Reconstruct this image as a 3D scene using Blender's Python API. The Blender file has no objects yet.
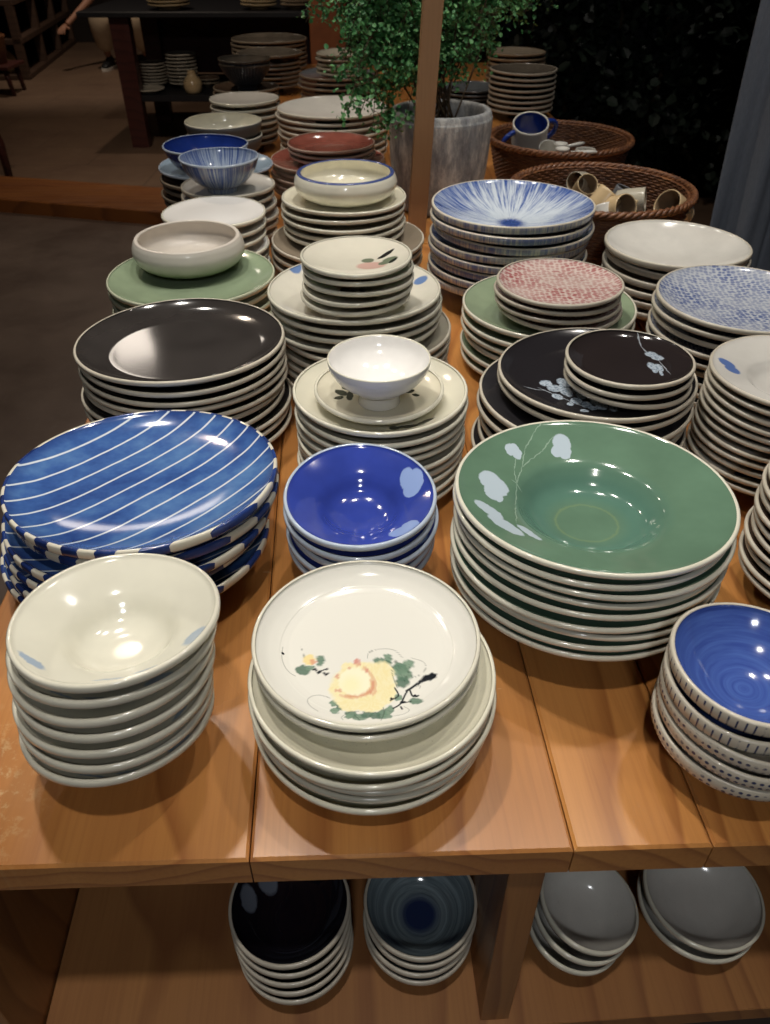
import bpy, math, random
from mathutils import Vector, Matrix, Euler
R = math.radians
random.seed(7)
scn = bpy.context.scene
COL = scn.collection

# ------------------------------------------------------------------ camera, world, lights, exposure
FOC, CAMZ, PITCH = 770.0, 1.35, R(38.0)
cam_d = bpy.data.cameras.new('camera'); cam = bpy.data.objects.new('camera', cam_d); COL.objects.link(cam)
cam.location = (0, 0, CAMZ); cam.rotation_euler = (R(90) - PITCH, 0, 0)
cam_d.sensor_fit = 'HORIZONTAL'; cam_d.sensor_width = 36.0; cam_d.lens = 36.0 * FOC / 770.0
cam_d.clip_start = 0.02; cam_d.clip_end = 60
cam_d.dof.use_dof = True; cam_d.dof.focus_distance = 0.85; cam_d.dof.aperture_fstop = 14.0
scn.camera = cam
scn.view_settings.view_transform = 'Standard'; scn.view_settings.look = 'None'
scn.view_settings.gamma = 1.0; scn.view_settings.use_curve_mapping = False
scn.view_settings.exposure = -0.12

w = bpy.data.worlds.new('world'); scn.world = w; w.use_nodes = True
w.node_tree.nodes['Background'].inputs[0].default_value = (0.85, 0.86, 0.92, 1)
w.node_tree.nodes['Background'].inputs[1].default_value = 0.27

def spot(loc, target, power, col=(1, .87, .72), size=60, blend=.6, rad=.045):
    d = bpy.data.lights.new('ceiling_or_fill_spot', 'SPOT'); d.energy = power; d.color = col
    d.spot_size = R(size); d.spot_blend = blend; d.shadow_soft_size = rad
    o = bpy.data.objects.new('ceiling_or_fill_spot', d); COL.objects.link(o); o.location = loc
    o.rotation_euler = (Vector(target) - Vector(loc)).to_track_quat('-Z', 'Y').to_euler(); return o
def panel(loc, target, power, sx, sy, col=(1, .93, .84)):
    d = bpy.data.lights.new('ceiling_panel', 'AREA'); d.energy = power; d.color = col
    d.shape = 'RECTANGLE'; d.size = sx; d.size_y = sy
    o = bpy.data.objects.new('ceiling_panel', d); COL.objects.link(o); o.location = loc
    o.rotation_euler = (Vector(target) - Vector(loc)).to_track_quat('-Z', 'Y').to_euler(); return o
WARM = (1, .94, .86)
spot((-.42, 1.15, 3.0), (0, .55, .75), 82, WARM, 62)
spot((.16, 1.25, 3.0), (.15, .7, .75), 44, WARM, 66)
spot((-.85, 1.9, 3.0), (-.1, 1.6, .75), 40, WARM, 66)
spot((.75, 1.2, 3.0), (.35, .8, .75), 40, WARM, 74)
spot((-.05, -.12, 3.0), (-.05, .36, .4), 62, WARM, 40)
spot((.2, 3.4, 3.0), (-.1, 3.2, .8), 26, WARM, 60)
panel((.0, -1.15, 2.35), (0, .5, .6), 9.0, .22, .16, (.95, .97, 1))
panel((-2.15, 6.2, 3.05), (-.3, .95, .9), 1.9, .30, .36, (1, .88, .76))
spot((-1.5, 3.2, 3.1), (-1.3, 2.9, 0), 80, (1, .82, .64), 110)
spot((-1.1, 2.9, 3.1), (-1.2, 5.9, .35), 90, (1, .86, .7), 46)  # added fill spot for the side table's lower shelf, no known fixture
spot((-1.9, 6.2, 3.1), (-2.0, 6.3, 0), 50, (1, .80, .62), 120)
spot((-2.7, 8.3, 3.1), (-3.1, 9.3, .2), 110, (1, .84, .68), 85)  # extra spot put in to brighten the crouching person
spot((.15, 1.75, 3.0), (.02, 1.9, 1.1), 60, WARM, 40)  # fill light added over the post and the hanging foliage
spot((1.1, 3.5, 3.05), (.9, 4.8, 1.0), 20, WARM, 80)  # weak added spot so that the hedge leaves show
spot((.95, 1.5, 3.0), (.75, 2.3, .8), 45, WARM, 60)  # added spot that lifts the curtain, not a known lamp

# ------------------------------------------------------------------ helpers
def at(u, v, z):
    """point of the room at height z seen at (u, v) of the 770x1024 photograph"""
    dx = (u - 385) / FOC; dy = -(v - 512) / FOC
    c, s = math.cos(PITCH), math.sin(PITCH)
    k = (z - CAMZ) / (-s + dy * c)
    return Vector((dx * k, (c + dy * s) * k, z)), k
def at_y(u, v, y):
    dx = (u - 385) / FOC; dy = -(v - 512) / FOC
    c, s = math.cos(PITCH), math.sin(PITCH)
    k = y / (c + dy * s)
    return Vector((dx * k, y, CAMZ + (-s + dy * c) * k))

def meta(o, label=None, cat=None, group=None, kind=None):
    if label: o['label'] = label
    if cat: o['category'] = cat
    if group: o['group'] = group
    if kind: o['kind'] = kind
    if label and not 4 <= len(label.split()) <= 16: print('LABEL LENGTH', len(label.split()), label)
    return o
def empty(name, loc, rot=(0, 0, 0)):
    o = bpy.data.objects.new(name, None); COL.objects.link(o); o.location = loc; o.rotation_euler = rot
    o.empty_display_size = .05; return o
def link(name, me, parent=None, loc=(0, 0, 0), rot=(0, 0, 0)):
    o = bpy.data.objects.new(name, me); COL.objects.link(o); o.location = loc; o.rotation_euler = rot
    o.parent = parent; return o
def copy_tree(o, parent=None):
    c = o.copy(); COL.objects.link(c); c.parent = parent
    for ch in o.children: copy_tree(ch, c)
    return c

class MB:
    """collects shapes into one mesh"""
    def __init__(s): s.v = []; s.f = []; s.m = []; s.sm = []
    def add(s, vs, fs, mi=0, smooth=False):
        b = len(s.v); s.v += [tuple(p) for p in vs]
        for f in fs: s.f.append([b + i for i in f]); s.m.append(mi); s.sm.append(smooth)
    def box(s, x0, x1, y0, y1, z0, z1, mi=0, bev=0.0):
        if bev <= 0:
            vs = [(x, y, z) for z in (z0, z1) for y in (y0, y1) for x in (x0, x1)]
            s.add(vs, [(0, 2, 3, 1), (4, 5, 7, 6), (0, 1, 5, 4), (2, 6, 7, 3), (0, 4, 6, 2), (1, 3, 7, 5)], mi)
        else:
            b = bev; vs = []; fs = []
            lv = [(z0, b), (z0 + b, 0), (z1 - b, 0), (z1, b)]
            for z, i in lv:
                vs += [(x0 + i + (b if i == 0 else 0), y0 + i, z), (x1 - i - (b if i == 0 else 0), y0 + i, z), (x1 - i, y0 + i + (b if i == 0 else 0), z), (x1 - i, y1 - i - (b if i == 0 else 0), z),
                       (x1 - i - (b if i == 0 else 0), y1 - i, z), (x0 + i + (b if i == 0 else 0), y1 - i, z), (x0 + i, y1 - i - (b if i == 0 else 0), z), (x0 + i, y0 + i + (b if i == 0 else 0), z)]
            for l in range(3):
                for k in range(8): fs.append((l * 8 + k, l * 8 + (k + 1) % 8, l * 8 + 8 + (k + 1) % 8, l * 8 + 8 + k))
            fs.append(tuple(range(7, -1, -1))); fs.append(tuple(range(24, 32)))
            s.add(vs, fs, mi)
    def tube(s, pts, rads, n=10, mi=0, closed=False):
        pts = [Vector(p) for p in pts]; N = len(pts)
        if not hasattr(rads, '__len__'): rads = [rads] * N
        vs = []; ref = Vector((.31, .17, .93)).normalized()
        for i, p in enumerate(pts):
            a = pts[(i - 1) % N] if (closed or i) else p; b = pts[(i + 1) % N] if (closed or i < N - 1) else p
            t = (b - a).normalized(); u = t.cross(ref)
            if u.length < .05: u = t.cross(Vector((1, 0, 0)))
            u.normalize(); w_ = t.cross(u)
            for k in range(n):
                g = 2 * math.pi * k / n; vs.append(p + rads[i] * (math.cos(g) * u + math.sin(g) * w_))
        fs = []
        for i in range(N if closed else N - 1):
            j = (i + 1) % N
            for k in range(n): fs.append((i * n + k, j * n + k, j * n + (k + 1) % n, i * n + (k + 1) % n))
        if not closed: fs.append(tuple(range(n))); fs.append(tuple(range(N * n - 1, (N - 1) * n - 1, -1)))
        s.add(vs, fs, mi, True)
    def lathe(s, prof, mats, n=96, wob=None, cx=0, cy=0):
        """prof: list of (r, z); mats: material index for each segment"""
        vs = []; fs = []; mi = []; rows = []
        for r, z in prof:
            if r < 1e-5: rows.append([len(vs)]); vs.append((cx, cy, z))
            else:
                row = []
                for k in range(n):
                    a = 2 * math.pi * k / n; q = r; zz = z
                    if wob: q, zz = wob(a, r, z)
                    row.append(len(vs)); vs.append((cx + q * math.cos(a), cy + q * math.sin(a), zz))
                rows.append(row)
        b = len(s.v); s.v += vs
        for i in range(len(rows) - 1):
            A, B = rows[i], rows[i + 1]
            for k in range(n):
                k2 = (k + 1) % n
                if len(A) == 1 and len(B) == 1: continue
                if len(A) == 1: f = (A[0], B[k2], B[k])
                elif len(B) == 1: f = (A[k], A[k2], B[0])
                else: f = (A[k], A[k2], B[k2], B[k])
                s.f.append([b + q for q in f]); s.m.append(mats[i]); s.sm.append(True)
    def mesh(s, name, mats):
        me = bpy.data.meshes.new(name); me.from_pydata(s.v, [], s.f)
        for m in (mats if isinstance(mats, (list, tuple)) else [mats]): me.materials.append(m)
        me.polygons.foreach_set('material_index', s.m); me.polygons.foreach_set('use_smooth', s.sm)
        me.update(); return me
    def build(s, name, mats, parent=None, loc=(0, 0, 0), rot=(0, 0, 0)):
        return link(name, s.mesh(name, mats), parent, loc, rot)

def catmull(pts, sub=5):
    out = []
    for i in range(len(pts) - 1):
        p0 = pts[max(i - 1, 0)]; p1 = pts[i]; p2 = pts[i + 1]; p3 = pts[min(i + 2, len(pts) - 1)]
        for k in range(sub):
            t = k / sub
            out.append(tuple(.5 * ((2 * b) + (c - a) * t + (2 * a - 5 * b + 4 * c - d) * t * t + (-a + 3 * b - 3 * c + d) * t ** 3) for a, b, c, d in zip(p0, p1, p2, p3)))
    out.append(tuple(pts[-1])); return out

# ------------------------------------------------------------------ node material helpers
class NT:
    def __init__(s, name):
        s.mat = bpy.data.materials.new(name); s.mat.use_nodes = True; s.t = s.mat.node_tree
        s.b = s.t.nodes['Principled BSDF']; s._obj = None
    def n(s, typ, **kw):
        o = s.t.nodes.new(typ)
        for k, v in kw.items(): setattr(o, k, v)
        return o
    def put(s, sock, v):
        if isinstance(v, bpy.types.NodeSocket): s.t.links.new(v, sock)
        elif v is not None: sock.default_value = v
    def obj(s):
        if s._obj is None: s._obj = s.n('ShaderNodeTexCoord').outputs['Object']
        return s._obj
    def math(s, op, a, b=None, c=None, clamp=False):
        m = s.n('ShaderNodeMath', operation=op, use_clamp=clamp)
        for i, v in enumerate((a, b, c)):
            if v is not None: s.put(m.inputs[i], v)
        return m.outputs[0]
    def vmath(s, op, a, b=None, val=False, scale=None):
        m = s.n('ShaderNodeVectorMath', operation=op); s.put(m.inputs[0], a)
        if b is not None: s.put(m.inputs[1], b)
        if scale is not None: s.put(m.inputs['Scale'], scale)
        return m.outputs['Value'] if val else m.outputs[0]
    def mapping(s, vec, loc=(0, 0, 0), rot=(0, 0, 0), scale=(1, 1, 1), typ='POINT'):
        m = s.n('ShaderNodeMapping', vector_type=typ); s.put(m.inputs[0], vec)
        m.inputs['Location'].default_value = loc; m.inputs['Rotation'].default_value = rot; m.inputs['Scale'].default_value = scale
        return m.outputs[0]
    def noise(s, vec, scale, detail=2, rough=.5, out='Fac', dist=0):
        m = s.n('ShaderNodeTexNoise'); s.put(m.inputs['Vector'], vec); m.inputs['Scale'].default_value = scale
        m.inputs['Detail'].default_value = detail; m.inputs['Roughness'].default_value = rough; m.inputs['Distortion'].default_value = dist
        return m.outputs[out]
    def sep(s, vec):
        m = s.n('ShaderNodeSeparateXYZ'); s.put(m.inputs[0], vec); return m.outputs
    def comb(s, x, y, z):
        m = s.n('ShaderNodeCombineXYZ')
        for i, v in enumerate((x, y, z)): s.put(m.inputs[i], v)
        return m.outputs[0]
    def ramp(s, fac, stops, interp='LINEAR'):
        m = s.n('ShaderNodeValToRGB'); s.put(m.inputs[0], fac); cr = m.color_ramp; cr.interpolation = interp
        while len(cr.elements) < len(stops): cr.elements.new(.5)
        for e, (p, c) in zip(cr.elements, stops):
            e.position = p; e.color = (c, c, c, 1) if not hasattr(c, '__len__') else (*c[:3], 1)
        return m.outputs[0]
    def range(s, v, a, b, c=0.0, d=1.0):
        m = s.n('ShaderNodeMapRange'); s.put(m.inputs[0], v)
        for i, q in enumerate((a, b, c, d)): m.inputs[i + 1].default_value = q
        return m.outputs[0]
    def mix(s, fac, a, b, mode='MIX'):
        m = s.n('ShaderNodeMix', data_type='RGBA', blend_type=mode); s.put(m.inputs[0], fac)
        for sock, v in ((m.inputs[6], a), (m.inputs[7], b)):
            s.put(sock, v if isinstance(v, bpy.types.NodeSocket) else (*v[:3], 1))
        return m.outputs[2]
    def bump(s, h, strength=.3, dist=.001):
        m = s.n('ShaderNodeBump'); s.put(m.inputs['Height'], h); m.inputs['Strength'].default_value = strength; m.inputs['Distance'].default_value = dist
        s.t.links.new(m.outputs[0], s.b.inputs['Normal'])
    def out(s, col, rough=.4, metal=0, spec=.5, coat=0):
        s.put(s.b.inputs['Base Color'], col if isinstance(col, bpy.types.NodeSocket) else (*col[:3], 1))
        s.put(s.b.inputs['Roughness'], rough); s.b.inputs['Metallic'].default_value = metal
        s.b.inputs['Specular IOR Level'].default_value = spec; s.b.inputs['Coat Weight'].default_value = coat
        s.b.inputs['Coat Roughness'].default_value = .08
        return s.mat
    # painted motifs, in the plate's own metres
    def flat(s, wob=.0, scale=90):
        x, y, z = s.sep(s.obj()); v = s.comb(x, y, 0.0)
        if wob:
            nz = s.noise(v, scale, 2, .6, 'Color'); nz = s.vmath('SUBTRACT', nz, (.5, .5, .5)); nz = s.vmath('SCALE', nz, scale=wob)
            v = s.vmath('ADD', v, nz); x, y, z = s.sep(v); v = s.comb(x, y, 0.0)
        return v
    def blob(s, v, cx, cy, rx, ry, rot=0, soft=.12):
        m = s.mapping(v, (cx, cy, 0), (0, 0, rot), (rx, ry, 1), 'TEXTURE')
        return s.range(s.vmath('LENGTH', m, val=True), 1 + soft, 1 - soft)
    def union(s, masks):
        r = masks[0]
        for m in masks[1:]: r = s.math('MAXIMUM', r, m)
        return r
    def stroke(s, v, pts, wd):
        ms = []
        for (x0, y0), (x1, y1) in zip(pts[:-1], pts[1:]):
            L = math.hypot(x1 - x0, y1 - y0) / 2 + wd * .8
            ms.append(s.blob(v, (x0 + x1) / 2, (y0 + y1) / 2, L, wd, math.atan2(y1 - y0, x1 - x0), .3))
        return s.union(ms)

def simple(name, col, rough=.5, spec=.5, var=.12, scale=20, bump=0, coat=0, metal=0):
    t = NT(name); nz = t.noise(t.obj(), scale, 4, .6)
    f = t.range(nz, .3, .7); c = t.mix(f, [q * (1 - var) for q in col], [min(1, q * (1 + var)) for q in col])
    if bump: t.bump(nz, bump, .004)
    return t.out(c, rough, metal, spec, coat)
# ------------------------------------------------------------------ the stacks (seen position of the top rim, width, count, spacing, rim height)
TOP = .75
#   key          u    v    w    n   s     d     base         dz(base above floor of item below)
TIERS = [
 ('cream_bowl', 113.0, 622.0, 214.0, 7, 0.0175, 0.058, None),
 ('oatmeal_plate', 372.0, 679.9, 248.1, 5, 0.0125, 0.030, None),
 ('flower_plate', 366.0, 644.2, 229.0, 2, 0.0120, 0.028, 'oatmeal_plate'),
 ('blue_bowl', 360.0, 498.0, 154.5, 5, 0.0161, 0.050, None),
 ('green_soup', 597.6, 500.2, 286.0, 9, 0.0120, 0.056, None),
 ('striped_platter', 139.0, 483.2, 276.9, 6, 0.0183, 0.036, None),
 ('charcoal_plate', 179.0, 342.7, 210.8, 10, 0.0130, 0.029, None),
 ('ivory_plate', 380.0, 390.8, 175.0, 9, 0.0138, 0.028, None),
 ('sprig_saucer', 379.0, 389.0, 130.0, 1, 0.0120, 0.022, 'ivory_plate'),
 ('leaf_dish', 365.0, 327.4, 172.5, 6, 0.0152, 0.030, None),
 ('leaf_plate', 354.1, 289.1, 173.7, 4, 0.0143, 0.028, 'leaf_dish'),
 ('peony_dish', 356.0, 254.9, 113.0, 5, 0.0129, 0.026, 'leaf_plate'),
 ('glazed_dish', 347.8, 238.7, 152.4, 3, 0.0177, 0.035, None),
 ('cream_side', 343.9, 195.7, 124.9, 5, 0.0156, 0.028, 'glazed_dish'),
 ('red_plate', 327.5, 157.9, 114.5, 5, 0.0159, 0.035, None),
 ('red_dish', 331.0, 142.0, 88.0, 3, 0.0130, 0.028, 'red_plate'),
 ('serving_plate', 332.0, 107.0, 111.0, 8, 0.0160, 0.040, None),
 ('white_plate', 213.1, 211.9, 104.7, 6, 0.0203, 0.026, None),
 ('celadon_plate', 190.0, 276.0, 170.0, 5, 0.0175, 0.032, None),
 ('fan_bowl', 513.9, 203.7, 164.0, 8, 0.0174, 0.056, None),
 ('white_bowl', 679.0, 244.0, 148.0, 6, 0.0175, 0.052, None),
 ('sage_plate', 550.1, 304.9, 175.6, 6, 0.0161, 0.026, None),
 ('red_scale', 560.9, 281.6, 128.7, 4, 0.0128, 0.024, 'sage_plate'),
 ('black_plate', 586.6, 396.1, 214.2, 5, 0.0189, 0.027, None),
 ('blossom_plate', 598.5, 374.1, 200.7, 2, 0.0140, 0.026, 'black_plate'),
 ('blossom_saucer', 631.0, 358.0, 131.0, 3, 0.0125, 0.022, 'blossom_plate'),
 ('blue_scale', 748.1, 299.4, 184.2, 9, 0.0150, 0.034, None),
 ('rim_soup', 799.5, 374.4, 180.5, 11, 0.0119, 0.040, None),
 ('brown_edge', 860.0, 488.0, 184.0, 10, 0.0125, 0.040, None),
 ('check_bowl', 757.3, 697.0, 192.0, 3, 0.0172, 0.055, None),
 ('cobalt_bowl', 759.0, 665.0, 178.0, 2, 0.0190, 0.055, 'check_bowl'),
 ('brown_dish', 214.8, 175.3, 109.6, 4, 0.0170, 0.034, None),
 ('pale_dish', 215.6, 164.5, 115.3, 1, 0.0120, 0.036, 'brown_dish'),
 ('navy_bowl', 205.0, 144.1, 87.0, 1, 0.0100, 0.078, 'pale_dish'),
 ('pearl_plate', 227.9, 184.4, 94.5, 6, 0.0192, 0.028, None),
 ('streak_bowl', 218.5, 156.6, 81.0, 1, 0.0090, 0.070, 'pearl_plate'),
 ('grey_plate', 246.0, 86.4, 66.0, 6, 0.0160, 0.032, None),
 ('ribbed_bowl', 244.0, 58.0, 53.0, 2, 0.0140, 0.085, 'grey_plate'),
 ('brown_low', 244.0, 124.8, 68.0, 3, 0.0170, 0.032, None),
 ('snow_bowl', 244.0, 98.0, 70.0, 4, 0.0190, 0.032, 'brown_low'),
 ('textured_bowl', 222.9, 120.5, 77.4, 2, 0.0361, 0.085, None),
 ('far_plate', 268.7, 37.8, 75.7, 7, 0.0173, 0.034, None),
 ('mid_plate', 271.6, 59.9, 58.0, 6, 0.0162, 0.034, None),
 ('mid_bowl', 269.2, 52.0, 66.0, 1, 0.0200, 0.045, 'mid_plate'),
 ('slate_plate', 338.0, 73.0, 78.0, 6, 0.0165, 0.030, None),
 ('olive_dish', 342.0, 51.9, 52.0, 5, 0.0150, 0.028, 'slate_plate'),
 ('taupe_bowl', 523.7, 68.4, 67.9, 8, 0.0174, 0.036, None),
 ('beige_plate', 517.0, 51.0, 58.0, 7, 0.0180, 0.030, None),
 ('pewter_dish', 469.4, 86.1, 59.9, 4, 0.0140, 0.035, None),
]
LEAN = {'cream_bowl': (-5.0, -.0035), 'blue_bowl': (6.0, 0), 'green_soup': (-2.5, 0), 'striped_platter': (-3.0, 0), 'charcoal_plate': (-1.5, 0)}
def proj(x, y, z):
    d = y * math.cos(PITCH) - (z - CAMZ) * math.sin(PITCH)
    return 385 + FOC * x / d, 512 - FOC * (y * math.sin(PITCH) + (z - CAMZ) * math.cos(PITCH)) / d
def fit_rim(u, v, wd, zr, tl=0.0):
    """centre and radius of a round rim at height zr whose outline has its middle at (u, v) and the width wd"""
    uu, vv, ww = u, v, wd
    for _ in range(6):
        p, k = at(uu, vv, zr); rad = ww * k / FOC / 2
        q = [proj(p[0] + rad * math.cos(g), p[1] + rad * math.sin(g) * math.cos(tl), zr + rad * math.sin(g) * math.sin(tl)) for g in [2 * math.pi * i / 48 for i in range(48)]]
        us = [a for a, b in q]; vs = [b for a, b in q]
        uu += u - (min(us) + max(us)) / 2; vv += v - (min(vs) + max(vs)) / 2; ww *= wd / (max(us) - min(us))
    return p, rad
def solve_tiers():
    out = {}
    for key, u, v, wd, n, s, d, base in TIERS:
        zb = TOP if base is None else out[base]['ztop_floor']
        zr = zb + d + (n - 1) * s; tl = math.radians(LEAN.get(key, (0, 0))[0])
        p, rad = fit_rim(u, v, wd, zr, tl)
        out[key] = dict(x=p[0], y=p[1], R=rad - .0022, n=n, s=s, d=d, z0=zb, zr=zr, base=base, ztop_floor=zb + (n - 1) * s + s)
    return out
# ------------------------------------------------------------------ materials
def L(h):
    """hex sRGB -> linear"""
    c = [int(h[i:i + 2], 16) / 255 for i in (0, 2, 4)]
    return tuple((x / 12.92 if x <= .04045 else ((x + .055) / 1.055) ** 2.4) for x in c)

def glaze(name, hexcol, rough=.13, var=.07, speck=0.0, scale=18, coat=.3):
    t = NT(name); col = L(hexcol)
    nz = t.range(t.noise(t.obj(), scale, 3, .6), .3, .7)
    c = t.mix(nz, [q * (1 - var) for q in col], [min(1, q * (1 + var)) for q in col])
    if speck:
        sp = t.range(t.noise(t.obj(), 600, 1, .5), .70, .74, 0, speck); c = t.mix(sp, c, L('6b5a48'))
    return t.out(c, rough, 0, .5, coat)

GL = {
 'cream': glaze('cream_glaze', 'dfdccb'), 'cream_rim': glaze('cream_rim_glaze', 'dcd8c6'),
 'oat': glaze('oatmeal_glaze', 'd9d5c0', speck=.25), 'oat_rim': glaze('oatmeal_rim_glaze', 'dedac6'),
 'ivory': glaze('ivory_glaze', 'e4dfca', speck=.15), 'stone': glaze('stone_clay', 'aaa294', rough=.4, speck=.3, coat=.1),
 'stone_rim': glaze('stone_rim_clay', 'c4bcab', rough=.35, coat=.2), 'greige': glaze('greige_glaze', 'b9b3a2', rough=.2),
 'white': glaze('white_glaze', 'eceae6', var=.02), 'white_soft': glaze('soft_white_glaze', 'd3d0c8', rough=.16, speck=.2),
 'charcoal': glaze('charcoal_glaze', '3a3634', rough=.10, var=.2, coat=.6), 'black': glaze('black_glaze', '2b2a2d', rough=.22, var=.2),
 'celadon': glaze('celadon_glaze', '8c9c80', rough=.12, var=.1), 'celadon_rim': glaze('celadon_rim_glaze', 'b9bda4', rough=.2),
 'navy': glaze('navy_glaze', '233a86', rough=.12, var=.2), 'paleblue': glaze('pale_blue_glaze', '9aaebf', rough=.15),
 'brown': glaze('brown_glaze', '5a4a3e', rough=.12, var=.25, coat=.5), 'brown_rim': glaze('brown_rim_glaze', '8d8170', rough=.25),
 'red': glaze('oxblood_glaze', '8a4f43', rough=.14, var=.2, coat=.5), 'red_rim': glaze('oxblood_rim_glaze', 'b29a8a', rough=.25),
 'taupe': glaze('taupe_glaze', '5c554c', rough=.14, var=.2, coat=.4), 'pewter': glaze('pewter_glaze', '565a5e', rough=.2, var=.2),
 'clay_dark': glaze('dark_clay', '2c2825', rough=.35, coat=.1), 'bluewhite': glaze('blue_white_rim', 'b7c3d2', rough=.15),
 'beige': glaze('beige_glaze', 'c9b088', rough=.25), 'slate_in': glaze('slate_glaze', '6d7076', rough=.15, var=.2),
 'tan': glaze('tan_clay', '8f7a62', rough=.3, var=.15),
}

def px_local(key, u, v, dz=0.0):
    T = TI[key]; p, k = at(u, v, T['zr'] + dz); q, _ = at(u, v + 1, T['zr'] + dz)
    return p[0] - T['x'] - 0, p[1] - T['y'], k / FOC, abs(q[1] - p[1])
def pblob(t, v, key, u, vv, ru, rv, rot=0, dz=0.0, soft=.12):
    x, y, sx, sy = px_local(key, u, vv, dz)
    a = math.radians(-rot); 
    rx = ru * math.hypot(math.cos(a) * sx, math.sin(a) * sy); ry = rv * math.hypot(math.sin(a) * sx, math.cos(a) * sy)
    la = math.atan2(math.sin(a) * sy, math.cos(a) * sx)
    return t.blob(v, x, y, rx, ry, la, soft)
def pstroke(t, v, key, pts, wd, dz=0.0):
    return t.stroke(v, [px_local(key, a, b, dz)[:2] for a, b in pts], wd)
def crop(ox, oy, sc): return lambda x, y: (ox + x / sc, oy + y / sc)

def painted(name, basehex, layers, rough=.13, wob=.004, wsc=120, var=.05, ringvar=0, coat=.3):
    """layers: function(t, v) -> list of (mask, colour)"""
    t = NT(name); col = L(basehex); v = t.flat(wob, wsc)
    nz = t.range(t.noise(t.obj(), 18, 3, .6), .3, .7)
    c = t.mix(nz, [q * (1 - var) for q in col], [min(1, q * (1 + var)) for q in col])
    for m, h in layers(t, v):
        c = t.mix(m, c, h if isinstance(h, bpy.types.NodeSocket) else L(h))
    return t.out(c, rough, 0, .5, coat)

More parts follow.
